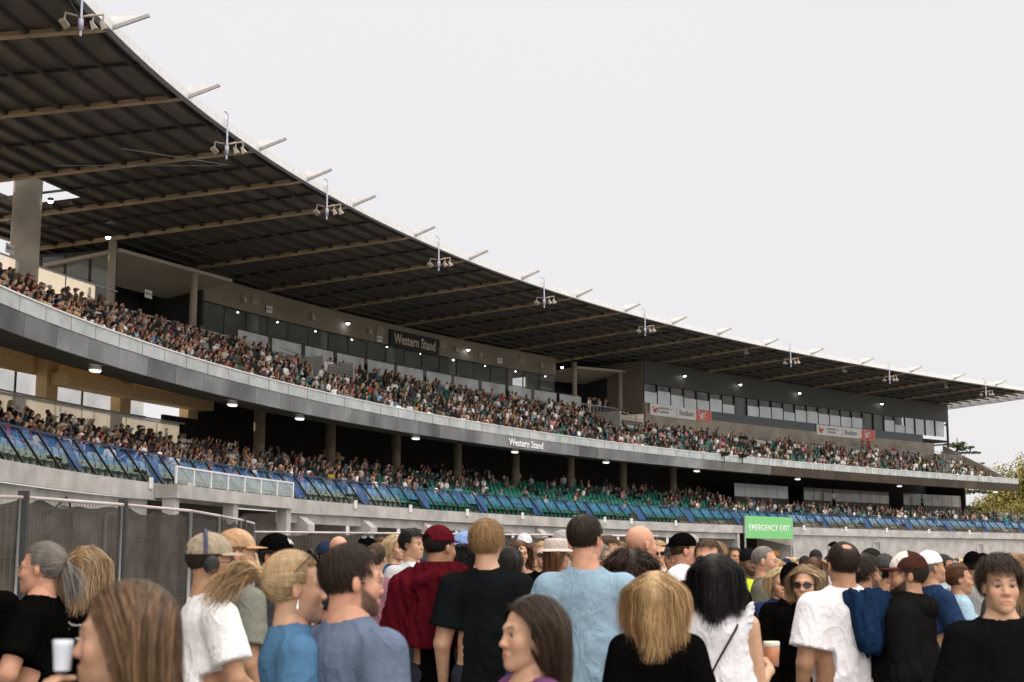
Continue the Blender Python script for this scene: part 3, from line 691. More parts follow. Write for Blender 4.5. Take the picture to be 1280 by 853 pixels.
def shirt_mesh(p, h, seed, kind='tee'):
    J, k = limbs(p); m = p['sex'] == 'm'; b = p.get('bulk', 1.)
    hem = p.get('hem', .86)*k; F = Field((-.48*k, -.34*k, hem-.06), (.48*k, .45*k, 1.56*k), h)
    o = p.get('loose', .02)
    F.cap((0, -.012, 1.34*k), (0, -.008, 1.10*k), .140*k*b+o, .140*k*b+o, .05, .70); F.cap((0, 0, 1.08*k), (0, 0, .80*k), .138*k*b+o*1.2, .150*k*b+o*1.5, .06, .74)
    F.cap((-.135*k*(1 if m else .88), -.015, 1.384*k), (.135*k*(1 if m else .88), -.015, 1.384*k), .060*k, .060*k, .05)
    for sg in (-1, 1): F.cap((sg*.035*k, -.03*k, 1.458*k), (sg*.14*k, -.015, 1.400*k), .045*k, .046*k, .03)
    F.cap((0, -.034*k, 1.38*k), (0, -.03*k, 1.462*k), .080*k, .062*k, .06)
    if not m: F.ell((-.065*k, .085*k, 1.27*k), (.065*k, .06*k, .065*k), .03); F.ell((.065*k, .085*k, 1.27*k), (.065*k, .06*k, .065*k), .03)
    elif b > 1.05: F.ell((0, .06*k, 1.08*k), (.14*k, .12*k*b, .16*k), .08)
    sl = p.get('sleeve', .72)
    for n in 'lr':
        a, e, w_ = J['sh'+n], J['el'+n], J['wr'+n]
        if sl <= 0: F.cap(a, a+(e-a)*.08, .06*k, .055*k, .03)
        elif sl <= 1: F.cap(a, a+(e-a)*sl, .064*k*b+o*.5, .062*k*b+o*.9, .03)
        else: F.cap(a, e, .062*k*b+o*.5, .052*k*b+o*.5, .03); F.cap(e, e+(w_-e)*(sl-1), .052*k*b+o*.5, .040*k+o*.5, .02)
    neck = p.get('neck', .068)*k
    nz = p.get('neckz', 1.466)*k
    def fn(g, f):
        sx_ = np.sign(g[..., :1]); gd = np.concatenate([g[..., :1]*1.2+g[..., 2:]*.9*sx_, g[..., 1:2]*1.2, (g[..., 2:]-np.abs(g[..., :1])*.9)*.45], -1)
        r1 = (1-np.abs(wob(gd, seed+9, 13)))**3; r2 = (1-np.abs(wob(g*[1.5, 1.5, .35], seed+21, 14)))**3
        wr = wob(g*[1, 1, .55], seed, 13)*.007+(r1*.012+r2*.009)*(.5+.5*np.clip((1.34*k-g[..., 2])/.25, 0, 1))-.004
        wt = np.clip((1.42*k-g[..., 2])/.25, .25, 1)
        f = f-(wr-.003)*wt*p.get('wrk', 1.)
        f = np.maximum(f, (hem+.012*np.sin(g[..., 0]*9+seed)+.01*np.sin(np.arctan2(g[..., 1], g[..., 0])*5+seed))-g[..., 2])
        dn = np.sqrt((g[..., 0])**2+((g[..., 1]+.028*k)*1.05)**2)-neck          # neck opening
        cyl = np.maximum(dn, (nz-.05*k)-g[..., 2]-.35*np.clip(g[..., 1], 0, .1)*1.6)
        hk = np.maximum(.016-np.abs(f+cyl), 0)/.016; f = np.maximum(f, -cyl)+hk*hk*.004
        for n in 'lr':
            if 0 < sl <= 1:
                a, e = J['sh'+n], J['el'+n]; ax = (e-a)/np.linalg.norm(e-a); c = a+(e-a)*sl
                q = g-c; t = q@ax; rad = np.linalg.norm(q-t[..., None]*ax, axis=-1)
                f = np.where((rad < .17) & (t > -.02) & (np.abs(g[..., 0]) > .1*k), np.maximum(f, t), f)
            elif sl <= 0:
                a = J['sh'+n]; f = np.maximum(f, -(np.linalg.norm((g-a-[0.035*k*np.sign(a[0]), 0, -.02])/[1, 1, 1.5], axis=-1)-.068*k))
        return f
    F.func(fn); return F.mesh()
def trouser_mesh(p, h, seed, short=False):
    J, k = limbs(p); b = p.get('bulk', 1.); F = Field((-.34*k, -.26*k, 0.02), (.34*k, .26*k, 1.06*k), h)
    F.cap((0, 0, 1.0*k), (0, 0, .93*k), .125*k*b, .143*k*b, .05, .74)
    for n in 'lr':
        F.cap(J['hip'+n], J['kn'+n], .092*k*b, .072*k, .04)
        if not short: F.cap(J['kn'+n], J['an'+n], .072*k, .06*k, .03)
    zt = 1.0*k
    def fn(g, f):
        f = f-np.abs(wob(g, seed, 20))*.006; f = np.maximum(f, g[..., 2]-zt)
        return np.maximum(f, (.48*k if short else .05)-g[..., 2])
    F.func(fn); return F.mesh()

def on_scalp(rng, n, style):
    """root directions in head space; the hairline leaves the face, ears and neck clear"""
    out_ = []
    while sum(map(len, out_)) < n:
        v = rng.normal(size=(n*3, 3)); v /= np.linalg.norm(v, axis=1)[:, None]
        p = np.array([0, -.014, .036])+v*[.075, .095, .087]
        x, y, z = p.T
        ok = (z > -.055-.018*(y < -.04)) & ((y < .035-.0*z) | (z > (.064 if style == 'mop' else .075)+.25*np.maximum(0, .03-np.abs(x)))) & ~((np.abs(x) > .055) & (y > -.02) & (z < .012)) & ~((y > .012) & (z < .035) & (np.abs(x) > .04))
        if style == 'balding': ok &= ~((z > .085) & (np.hypot(x, y+.068) < .026))
        out_.append(np.c_[p, v][ok])
    return np.concatenate(out_)[:n]
def strands(mb, style, rng, colr, n=1600, length=.05, width=.003, wave=0., yaw_wind=0., var=.3, hl=None, jit=.25, tie=None, part=0., lift=.006, steps=None, base=None, curl=0., body=True, light=.25):
    R_ = on_scalp(rng, n, style); p = R_[:, :3].copy(); nrm = R_[:, 3:6].copy(); nrm = nrm/np.array([.075, .095, .087]); nrm /= np.linalg.norm(nrm, axis=1)[:, None]
    long = length > .12; K = steps or (16 if long else 7); L = length*rng.uniform(.75, 1.05, n)
    if long and style != 'tied': L = np.maximum(.06, length-(.12-p[:, 2])*.85)*rng.uniform(.82, 1.04, n)
    st = L/K
    c = np.array([0, -.014, .036]); rad = np.array([.075, .095, .087])
    off = lift*rng.uniform(.3, 1., n)+(.003)
    fly = rng.random(n) < .04; off[fly] *= rng.uniform(1.1, 1.5, fly.sum()); width = width*HW[0]
    if not (length > .12): off = off*np.clip((p[:, 2]+.06)/.06, .25, 1)
    pts = [p+nrm*.001]; P_ = p.copy()
    crown = np.array([0, -.05, .12]); vel = None
    ph = rng.uniform(0, 6.28, (n, 2))
    for i in range(K):
        f = i/K; u = (P_-c)/rad; nn_ = u/rad; nn_ /= np.linalg.norm(nn_, axis=1)[:, None]
        if style in ('short', 'balding', 'mop', 'crop'):
            d = P_-crown; d -= nn_*(d*nn_).sum(1)[:, None]; d /= np.linalg.norm(d, axis=1)[:, None]+1e-6
            d = d+[0, .25, 0]+nn_*(.38 if style == 'mop' else .22)*(1-f)+np.array([0, 0, -.6])*f
        elif style == 'curly':
            d = nn_*.7+rng.normal(size=(n, 3))*.8+[0, 0, -.6]
        elif tie is not None and style == 'tied':
            d = np.array(tie)-P_; dl_ = np.linalg.norm(d, axis=1)[:, None]; d = d/(dl_+1e-6)
        else:
            side = np.where(P_[:, 0]-part >= 0, 1., -1.)
            d = np.stack([side*.9*(1-f)*(P_[:, 2] > .06)-P_[:, 0]*.9*(P_[:, 2] < -.03), -.35*(1-f)*np.ones(n)*(P_[:, 1] > -.03), -np.ones(n)*(.5+.5*f)], 1)
        d = d+rng.normal(size=(n, 3))*jit*.3
        d /= np.linalg.norm(d, axis=1)[:, None]+1e-6
        if vel is None: vel = d
        vel = vel*.45+d*.55; vel /= np.linalg.norm(vel, axis=1)[:, None]+1e-6
        stp = st
        if style == 'tied': stp = np.minimum(st, np.linalg.norm(np.array(tie)-P_, axis=1)*.9)
        P_ = P_+vel*stp[:, None]
        # keep outside the head, the neck and the shoulders
        q = (P_-c)/(rad+off[:, None]); l = np.linalg.norm(q, axis=1); m = l < 1; P_[m] = (c+q*(rad+off[:, None])/l[:, None])[m]
        if long and style != 'tied':
            # hair stays off the face
            fm = (P_[:, 1] > .02) & (np.abs(P_[:, 0]) < .062) & (P_[:, 2] < .075); P_[fm, 0] = np.sign(P_[fm, 0]+1e-4)*(.062+.012*rng.uniform(0, 1, fm.sum()))
            r = np.hypot(P_[:, 0], P_[:, 1]+.035); m = (r < .062) & (P_[:, 2] < -.06); sc_ = (.062/(r+1e-6))[:, None]; P_[m, :2] = ((P_[:, :2]+[0, .035])*sc_-[0, .035])[m]
            if body:
                q = (P_-[0, -.03, -.33])/[.19, .098, .165]; l = np.linalg.norm(q, axis=1); m = l < 1; P_[m] = ([0, -.03, -.33]+q*np.array([.19, .098, .165])/l[:, None])[m]
        if curl:
            a = ph[:, 0]+i*1.5; P_ = P_+np.stack([np.cos(a), np.sin(a), 0*a], 1)*curl
        pts.append(P_.copy())
    A = np.stack(pts, 1)                                                     # n,K+1,3
    if wave:
        cl_ = np.sin(pts[0][:, 0]*55+pts[0][:, 1]*37)*2.2+np.sin(pts[0][:, 1]*61-pts[0][:, 2]*43)*1.6; a = cl_[:, None]+ph[:, :1]*.25+A[..., 2]*(32+6*np.sin(cl_))[:, None]; A[..., 0] += np.sin(a)*wave*np.linspace(0, 1, K+1); A[..., 1] += np.cos(a)*wave*.7*np.linspace(0, 1, K+1)
    T = np.gradient(A, axis=1); N_ = (A-c)/rad**2; W = np.cross(T, N_); W /= np.linalg.norm(W, axis=2)[..., None]+1e-9
    tw = rng.uniform(-.6, .6, (n, 1, 1)); N2 = np.cross(W, T); N2 /= np.linalg.norm(N2, axis=2)[..., None]+1e-9; W = W*np.cos(tw)+N2*np.sin(tw)
    wd = width*rng.uniform(.5, 1.3, (n, 1, 1))*(1-.8*np.linspace(0, 1, K+1)**3)[None, :, None]/2
    G = np.stack([A-W*wd, A+W*wd], 2)                                        # n,K+1,2,3
    idx = np.arange(n*(K+1)*2).reshape(n, K+1, 2)
    Q = np.stack([idx[:, :-1, 0], idx[:, :-1, 1], idx[:, 1:, 1], idx[:, 1:, 0]], -1).reshape(-1, 4)
    cv = np.array(colr)[None]*(1+var*rng.uniform(-1, 1, (n, 1)))
    if hl is not None: m = rng.random(n) < .4; cv[m] = np.array(hl)*(1+var*.6*rng.uniform(-1, 1, (m.sum(), 1)))
    cc = cv[:, None, :]*(1+light*(np.linspace(-.5, 1, K+1))[None, :, None])
    mb.add(G.reshape(-1, 3), Q, 0, np.repeat(np.clip(cc, 0, 1), 2, axis=1).reshape(-1, 3))
def hair_cap(mb, colr, thick=.010, style='short', h=.008, back=0.):
    F = Field((-.12, -.15, -.28 if back else -.1), (.12, .12, .17), h)
    F.ell((0, -.016, .038), (.075+thick, .094+thick, .086+thick), .005)
    if back: F.cap((0, -.055, -.0), (0, -.07, -back), .072, .062, .05, .75)
    def fn(g, f):
        x, y, z = g[..., 0], g[..., 1], g[..., 2]; ax = np.abs(x)
        face = np.maximum(np.maximum(.028-y, -.0+z-.074-.2*np.maximum(0, .03-ax)), -.3)   # <0 inside the face box
        f = np.maximum(f, -face); 
        ear = np.maximum(np.maximum(np.abs(y-.008)-.026, z-.016), .05-ax)
        if not back or style == 'tied': f = np.maximum(f, -ear)
        if not back: f = f+np.clip((-.005-z)/.05, 0, 1)*thick*.9+.0
        f = np.maximum(f, -.050-(.024*np.clip((-.02-y)/.03, 0, 1) if not back else 0)-(z if not back else z+back+.02))
        if style == 'balding': f = np.maximum(f, -(np.linalg.norm((g-[0, -.068, .112])/[1.0, 1.0, 1.0], axis=-1)-.030+.006*wob(g, 4, 90)))
        return f-wob(g, 3, 60)*.0015
    V, Q = F.func(fn).mesh(); rr_ = np.random.RandomState(2)
    mb.add(V, Q, 0, np.array(colr)[None]*np.clip(.72+.1*wob(V, 5, 90)[:, None], .4, 1.))
HAIRC = dict(black=(.010, .008, .007), dark=(.028, .017, .011), brown=(.075, .042, .022), light=(.25, .145, .065), blonde=(.52, .34, .165), pale=(.60, .44, .25), grey=(.23, .205, .185), auburn=(.12, .05, .022))
SKINC = dict(fair=(.56, .33, .215), pink=(.57, .295, .195), tan=(.43, .235, .14), olive=(.36, .21, .135), brown=(.16, .085, .05))
def build_hair(mb, style, col, rng, q=1., hl=None, length=None):
    c = HAIRC[col] if isinstance(col, str) else col; n = lambda a: int(a*q)
    if style in ('short', 'balding'): hair_cap(mb, c, .006, style); strands(mb, style, rng, c, n(2600), .034, .0022, lift=.009, var=.3)
    elif style == 'crop': hair_cap(mb, c, .003, 'short'); strands(mb, 'short', rng, c, n(800), .012, .002, lift=.004)
    elif style == 'mop': hair_cap(mb, c, .017, 'short'); strands(mb, 'mop', rng, c, n(3200), .050, .0028, curl=.0032, lift=.022, hl=hl, var=.35)
    elif style == 'long': hair_cap(mb, c, .008, 'long', back=.12 if (length or .4) > .3 else .04); strands(mb, 'long', rng, c, n(3200), length or .40, .0028, lift=.014, wave=.003, hl=hl, var=.3, jit=.15)
    elif style == 'wavy': hair_cap(mb, c, .012, 'long', back=.10); strands(mb, 'long', rng, c, n(3400), length or .40, .0029, lift=.016, wave=.010, hl=hl, var=.35, jit=.35)
    elif style == 'bob': hair_cap(mb, c, .008, 'long', back=.04); strands(mb, 'long', rng, c, n(2400), .24, .0028, lift=.020, hl=hl, var=.3, jit=.2)
    elif style == 'curly': hair_cap(mb, c, .022, 'long', back=.10); strands(mb, 'long', rng, c, n(2800), .34, .0036, lift=.05, curl=.009, wave=.012, hl=hl, var=.4, jit=.7)
    elif style in ('tied', 'bun'):
        tie = (0, -.115, .035); hair_cap(mb, c, .004, 'tied'); strands(mb, 'tied', rng, c, n(2200), .2, .0022, lift=.009, tie=tie, hl=hl, var=.25, jit=.1)
        if style == 'bun':
            F = Field((-.06, -.2, -.02), (.06, -.08, .1), .007); F.ell((0, -.135, .04), (.038, .034, .038), .01); V, Q = F.mesh(); mb.add(V+wob(V, 4, 120)[:, None]*.003, Q, 0, c)
    return mb
def ponytail(mb, col, rng, start, end, sag=.05, n=500, spread=.03, hl=None):
    c = np.array(HAIRC[col]); K = 12; t = np.linspace(0, 1, K)[None, :, None]
    a = np.array(start)+rng.normal(size=(n, 1, 3))*.008; b = np.array(end)+rng.normal(size=(n, 1, 3))*spread*[1, 1, .8]; b = a+(b-a)*rng.uniform(.7, 1.05, (n, 1, 1))
    A = a+(b-a)*t+np.array([0, 0, 1])*sag*np.sin(t*np.pi*.9)*1.2; A = A+np.sin(t*9+rng.uniform(0, 6, (n, 1, 1)))*.003
    A = A+rng.normal(size=(n, 1, 3))*.014*np.sin(t*np.pi)
    T = np.gradient(A, axis=1); W = np.cross(T, rng.normal(size=(n, 1, 3))*.4+[0, 0, 1]); W /= np.linalg.norm(W, axis=2)[..., None]
    wd = .003*rng.uniform(.5, 1.2, (n, 1, 1))*(1-.8*t**3)/2; G = np.stack([A-W*wd, A+W*wd], 2); idx = np.arange(n*K*2).reshape(n, K, 2)
    Q = np.stack([idx[:, :-1, 0], idx[:, :-1, 1], idx[:, 1:, 1], idx[:, 1:, 0]], -1).reshape(-1, 4)
    cv = c*(1+.3*rng.uniform(-1, 1, (n, 1)))
    if hl is not None: m = rng.random(n) < .5; cv[m] = np.array(hl)*(1+.2*rng.uniform(-1, 1, (m.sum(), 1)))
    mb.add(G.reshape(-1, 3), Q, 0, np.repeat(cv, K*2, axis=0))
def cap_mesh(mb, col, brim_dir=1, col2=None, colb=None, h=.006, opening=False, curve=.3):
    """a baseball cap in head space: crown, brim (brim_dir 1 in front, -1 turned round), button and rear opening"""
    F = Field((-.11, -.14, .0), (.11, .14, .16), h)
    F.ell((0, -.012, .040), (.086, .107, .100), .004)
    def fn(g, f):
        inn = np.linalg.norm((g-[0, -.012, .036])/[.079, .100, .093], axis=-1)-1; f = np.maximum(f, -inn*.08)
        f = np.maximum(f, .040-g[..., 2]-.12*g[..., 1]*0)
        if opening:
            y = g[..., 1]*-brim_dir; f = np.maximum(f, -np.maximum(np.hypot(g[..., 0], (g[..., 2]-.048)*1.05)-.032, .05-y)); 
        return f
    V, Q = F.func(fn).mesh(); K = np.tile(np.array(col, float), (len(V), 1))
    if col2 is not None: K[(V[:, 1]*brim_dir > .0) & (np.abs(V[:, 0]) < .062)] = col2
    seam = np.abs(np.sin(np.arctan2(V[:, 0], V[:, 1]+.012)*3)) < .06; K[seam] *= .75
    mb.add(V, Q, 0, K)
    # brim
    a = np.linspace(-1.12, 1.12, 19); r0 = np.array([.083, .100]); G = []
    for j, e in enumerate(np.linspace(0, 1, 6)):
        x = np.sin(a)*(.083+.004*e); y = np.cos(a)*(.098)+e*.072*np.cos(a*1.25)**.6 if False else np.cos(a)*.098+e*.072*np.maximum(np.cos(a*1.35), 0)**.5
        z = .048-.010*e-curve*(x**2)*2.2-0.0*e; G.append(np.stack([x, (y-.012)*1.0, z], 1))
    G = np.array(G); up = G+[0, 0, .003]; 
    for q in (G, up[:, ::-1]):
        q = q.copy(); 
        if brim_dir < 0: q[..., 1] = -q[..., 1]-.024; q = q[:, ::-1]
        mb.add(q.reshape(-1, 3), np.array([(i*19+j, i*19+j+1, (i+1)*19+j+1, (i+1)*19+j) for i in range(5) for j in range(18)]), 0, colb if colb is not None else col)
    e = G[-1]; 
    ed = np.stack([G[-1], up[-1]], 0); 
    if brim_dir < 0: ed = ed.copy(); ed[..., 1] = -ed[..., 1]-.024
    mb.grid(ed, 0, colb if colb is not None else col)
    F2 = MB(); 
    s_ = np.array([(x*.008, y*.008-.012, .141+z*.004) for x, y, z in ((1, 0, 0), (0, 1, 0), (-1, 0, 0), (0, -1, 0), (0, 0, 1))]); mb.add(s_, np.array([(0, 1, 4), (1, 2, 4), (2, 3, 4), (3, 0, 4)]), 0, col)
    return mb
def hat_mesh(mb, col, band):
    a = np.linspace(0, 2*np.pi, 33)[:-1]; prof = [(1.55, .030), (1.52, .036), (1.1, .052), (1.02, .054), (1.0, .058), (.97, .115), (.90, .135), (.5, .142), (.02, .130)]
    G = np.array([[(math.sin(t)*.088*r, math.cos(t)*.106*r-.012, z+.004) for t in a] for r, z in prof])
    K = np.repeat(np.array([col, col, col, col, band, band if 0 else col, col, col, col], float), 32, axis=0); K[3*32:5*32] = band
    mb.grid(G, 0, K, closed=True); return mb
def glasses(mb, up=False, dark=True):
    """frame and lenses in head space; m0 frame, m1 lens"""
    for x in (-1, 1):
        a = np.linspace(0, 2*np.pi, 17)[:-1]; ring_ = np.stack([x*.034+.025*np.cos(a), .098-.25*(np.abs(x*.034+.025*np.cos(a))-.03), .001+.018*np.sin(a)*(1-.15*np.cos(a)*x)], 1)
        mb.tube(np.r_[ring_, ring_[:1]], .0022 if dark else .0013, 5, 0, cap=False)
        if dark: mb.add(ring_+[0, .001, 0], [tuple(range(16))], 1)
        mb.tube([(x*.059, .094, .006), (x*.079, .05, .007), (x*.083, .0, .005), (x*.081, -.02, -.008)], .0022 if dark else .0015, 5, 0)
    mb.tube([(-.010, .104, .004), (.010, .104, .004)], .002, 5, 0)
    if up:
        v = np.concatenate(mb.V); v = v@np.array(Matrix.Rotation(R(42), 3, 'X')).T+[0, .0, .055]; v[:, 1] -= .012; mb.V = [v]
    return mb

NP = [0]
def person(p, px, hy, dist, face, label, group='people standing on the field'):
    """p figure description; (px, hy) picture position (1280 wide) of the top of the head and dist metres away give the ground spot; face = direction looked at (deg, 0 = away from the camera, 90 = to the right)"""
    q = math.atan2(702-426.5, 1780); dx = px-640; dz = -(hy-426.5); Yc = 1780*math.cos(q)-dz*math.sin(q); Zc = 1780*math.sin(q)+dz*math.cos(q)
    s_ = dist/Yc; X, Y, Zt = dx*s_, dist, EYE+Zc*s_
    lean = p.get('drop', 0.)
    p.setdefault('H', max(1.1, Zt)); H = p['H']; seed = NP[0]*7+3; NP[0] += 1; rng = np.random.RandomState(seed)
    near = dist < 12; hb = .0125 if near else .02; hh = .0046 if dist < 8 else (.0058 if near else .009)
    sex = p['sex']; skin = SKINC[p.get('skin', 'fair')]; hc = p.get('hair', ('short', 'brown'))
    face_r = -R(face); root_loc = (X, Y, Zt-H if lean else 0)
    k = H/1.75; hs = k**.5*p.get('hscale', 1.); hy_ = p.get('yaw', 0.); HM = Matrix.Translation((0, -.012*k, H-.126*hs)) @ Matrix.Rotation(-R(hy_), 4, 'Z') @ Matrix.Rotation(R(p.get('pitch', 0)), 4, 'X') @ Matrix.Scale(hs, 4)
    mb = MB(); F, J, k = make_body_field(p, hb); V, Q = F.mesh()
    armc = np.tile(skin, (len(V), 1)); mb.add(V, Q, 0, armc)
    hV, hQ, hK = head_mesh(hh, sex, skin, HAIRC[hc[1]], p.get('jaw', 1. if sex == 'm' else .86), p.get('fat', 1. if sex == 'm' else .95), beard=p.get('beard', 0), lips=p.get('lips'))
    hv = np.c_[hV, np.ones(len(hV))]@np.array(HM).T; mb.add(hv[:, :3], hQ, 0, hK)
    for x in (-1, 1):                                                        # eyes
        u = np.linspace(0, np.pi, 9); a = np.linspace(0, 2*np.pi, 13)[:-1]
        G = np.array([[(.0122*math.sin(t)*math.cos(b_), .0122*math.cos(t), .0122*math.sin(t)*math.sin(b_)) for b_ in a] for t in u])+[x*.031, .0735, 0]
        G = (np.c_[G.reshape(-1, 3), np.ones(108)]@np.array(HM).T)[:, :3].reshape(9, 12, 3); o = mb.n; mb.add(G.reshape(-1, 3), np.array([(i*12+j, i*12+(j+1) % 12, (i+1)*12+(j+1) % 12, (i+1)*12+j) for i in range(2) for j in range(12)]), 2); mb.add(G.reshape(-1, 3), np.array([(i*12+j, i*12+(j+1) % 12, (i+1)*12+(j+1) % 12, (i+1)*12+j) for i in range(2, 8) for j in range(12)]), 1)
    for n_, sg in (('l', -1), ('r', 1)):
        wp = J['wr'+n_]; dv = wp-J['el'+n_]; dv = dv/np.linalg.norm(dv); hd = p.get('hd'+n_, dv); pn = p.get('pn'+n_, (-sg, .0, 0.)); 
        if dist < 14:
            Fh = Field(wp-.2, wp+.2, .0062 if near else .009); Fh.cap(wp-dv*.05, wp, .029*k, .025*k, .01); hand_parts(Fh, wp+dv*.01, hd, pn, p.get('ts'+n_, sg), p.get('curl'+n_, .6), k*.98); hV2, hQ2 = Fh.mesh(); mb.add(hV2, hQ2, 0, skin)
        else: 
            Fh = Field(wp-.2, wp+.2, .014); hand_parts(Fh, wp, hd, pn, sg, .6, k); hV2, hQ2 = Fh.mesh(); mb.add(hV2, hQ2, 0, skin)
    root = mb.obj('person', [M_skin, M_eyew, M_iris], None, True, label=label, cat='person', group=group)
    root.location = root_loc; root.rotation_euler.z = face_r
    # clothes
    col = np.array(p.get('top', (.02, .02, .02))); tp = p.get('kind', 't_shirt'); V, Q = shirt_mesh(p, .0105 if near else .02, seed)
    K = np.tile(col, (len(V), 1))
    if p.get('paint'): K = p['paint'](V, K, k)
    c = MB(); c.add(V, Q, 0, K); so = c.obj(tp, p.get('tmat', M_cloth), root, True)
    V, Q = trouser_mesh(p, .02, seed, p.get('short', False)); c = MB(); c.add(V, Q, 0, p.get('legs', (.03, .035, .05))); c.obj('shorts' if p.get('short') else 'trousers', M_denim if p.get('denim') else M_cloth, root, True)
    def hp(mb_, name, mats, smooth=True):
        o = mb_.obj(name, mats, root, smooth); o.matrix_local = HM; return o
    if hc[0] not in ('bald',):
        hm = MB(); HW[0] = .5 if dist < 5.5 else (.62 if dist < 9 else 1.); build_hair(hm, hc[0], hc[1], rng, 2.4 if dist < 5.5 else (1.6 if dist < 9 else (.7 if near else .3)), hl=hc[2] if len(hc) > 2 else None, length=p.get('hlen'))
        if p.get('pony'): ponytail(hm, hc[1], rng, *p['pony'], hl=hc[2] if len(hc) > 2 else None)
        if p.get('cap') or p.get('hat') or p.get('beanie'):                    # pressed flat under the hat
            v = np.concatenate(hm.V); m_ = v[:, 2] > .042; q_ = (v-[0, -.012, .038])/[.076, .097, .09]; l_ = np.linalg.norm(q_, axis=1); f_ = m_ & (l_ > 1); v[f_] = ([0, -.012, .038]+q_/l_[:, None]*[.076, .097, .09])[f_]; hm.V = [v]
        hp(hm, 'hair', M_hair, True)
    if p.get('cap'):
        cc = p['cap']; cm = MB(); cap_mesh(cm, cc[0], cc[1] if len(cc) > 1 else 1, cc[2] if len(cc) > 2 else None, cc[3] if len(cc) > 3 else None, opening=p.get('open', False)); p['_cap'] = hp(cm, 'cap', M_cloth)
    if p.get('hat'): cm = MB(); hat_mesh(cm, *p['hat']); hp(cm, 'hat', M_cloth)
    if p.get('beanie'):
        F = Field((-.11, -.14, .0), (.11, .12, .17), .007); F.ell((0, -.014, .04), (.086, .107, .104), .004); F.func(lambda g, f: np.maximum(f, .022-g[..., 2])); V, Q = F.mesh(); cm = MB(); cm.add(V, Q, 0, p['beanie']); hp(cm, 'beanie', M_cloth)
    if p.get('glasses'):
        g_ = p['glasses']; gm = MB(); glasses(gm, up=g_ == 'up', dark=g_ != 'clear'); hp(gm, 'sunglasses' if g_ != 'clear' else 'glasses', [M_plastic if g_ != 'clear' else M_gold, M_lens], False)
    root['_k'] = k; HS[label] = HM
    return root, HM, J, k
def deco(root, mb, name, mats, smooth=True, M=None):
    o = mb.obj(name, mats, root, smooth)
    if M is not None: o.matrix_local = M
    return o
# ------------------------------------------------------------------ people in the foreground
BLK = (.0035, .0033, .0033); WHT = (.80, .79, .80)
def tee_graphic(rgb, seed, cx=0, cz=1.25, w=.11, hgt=.07, back=False):
    def f(V, K, k):
        x, y, z = V.T; m = (np.abs(x-cx) < w) & (np.abs(z-cz*k) < hgt) & ((y > 0) if not back else (y < 0)); n = wob(V*[1, 0, 1], seed, 70)
        K = K.copy(); K[m & (n > .25)] = rgb; return K
    return f
# 1 woman far left, grey hair tied back, glasses, profile left
person(dict(sex='f', skin='pink', hair=('tied', 'grey'), pony=((0, -.12, .03), (.03, -.17, -.16), .02, 500, .03), top=BLK, glasses='clear', bulk=1.12, ell=(-.27, .02, 1.15), wrl=(-.20, .26, 1.05), elr=(.27, .0, 1.14), wrr=(.22, .25, 1.02), legs=(.04, .04, .05)), 50, 678, 6.9, -88,
       'grey-haired woman in glasses and black t-shirt seen in profile at the far left')
person(dict(sex='f', skin='fair', hair=('wavy', 'light', (.55, .42, .27)), top=BLK, hlen=.36, paint=tee_graphic((.6, .6, .62), 5, .0, 1.28, .1, .06, True)), 112, 684, 8.0, 8,
       'woman with long wavy blonde hair seen from behind, next to the grey-haired woman')
fw, fwM, fwJ, fwk = person(dict(sex='f', skin='fair', hair=('long', 'brown', (.24, .14, .075)), top=(.03, .03, .035), hlen=.5, wrl=(-.10, .165, 1.425), ell=(-.22, .12, 1.13), hdl=(.25, -.15, .9), pnl=(.5, -.8, 0), curll=.8), 152, 727, 3.1, -98,
       'blurred woman with long brown hair closest to the camera, hand raised to her mouth', )
person(dict(sex='m', skin='tan', hair=('crop', 'dark'), cap=((.33, .27, .20), 1), open=True, top=WHT, yaw=12, loose=.028, glasses='dark', elr=(.26, .04, 1.14), wrr=(.20, .26, 1.0)), 268, 669, 6.4, 62,
       'man in khaki cap, black headphones and white t-shirt facing right')
hpm, hpM, hpJ, hpk = bpy.context.scene.collection.objects[-1], None, None, None
person(dict(sex='m', skin='tan', hair=('crop', 'light'), cap=((.42, .26, .15), 1, (.5, .33, .2)), top=(.20, .20, .165), yaw=20, loose=.03, beard=.6), 300, 664, 7.6, 55,
       'man in tan cap and olive grey t-shirt behind the man with headphones')
person(dict(sex='m', skin='tan', hair=('short', 'dark'), cap=(BLK, 1), top=(.05, .05, .055), beard=1.), 349, 669, 8.3, 120,
       'bearded man in black baseball cap with white interlocked letters')
fb, fbM, fbJ, fbk = person(dict(sex='f', skin='fair', hair=('tied', 'blonde', (.6, .46, .3)), pony=((0, -.12, .045), (-.10, -.27, -.06), .045, 1500, .03), glasses='up', top=(.075, .17, .29), kind='shirt', neck=.062, loose=.022), 374, 690, 4.9, 72,
       'woman with blonde ponytail, sunglasses on her head and denim blue shirt facing right')
person(dict(sex='m', skin='pink', hair=('short', 'dark'), top=(.12, .155, .225), glasses='clear', beard=.85, yaw=22, bulk=1.14, loose=.022, jaw=1.05, fat=1.04), 444, 681, 4.8, 46,
       'bearded man with dark hair, glasses and slate blue t-shirt seen from behind')
person(dict(sex='m', skin='fair', hair=('mop', 'black'), top=(.46, .48, .50), kind='shirt', loose=.035, sleeve=.85, elr=(.27, .06, 1.15), wrr=(.10, .32, 1.08), ell=(-.27, .06, 1.15), wrl=(-.08, .32, 1.06), yaw=-20, paint=lambda V, K, k: np.where(((np.abs(V[:, 0]) < .065) & (V[:, 1] > 0))[:, None], np.where((np.hypot(V[:, 0]*1.0, V[:, 2]-1.2*k) < .045)[:, None], (.75, .18, .06), (.8, .8, .8)), K)), 517, 662, 12.5, 140,
       'young man with black hair in open grey shirt over white t-shirt')
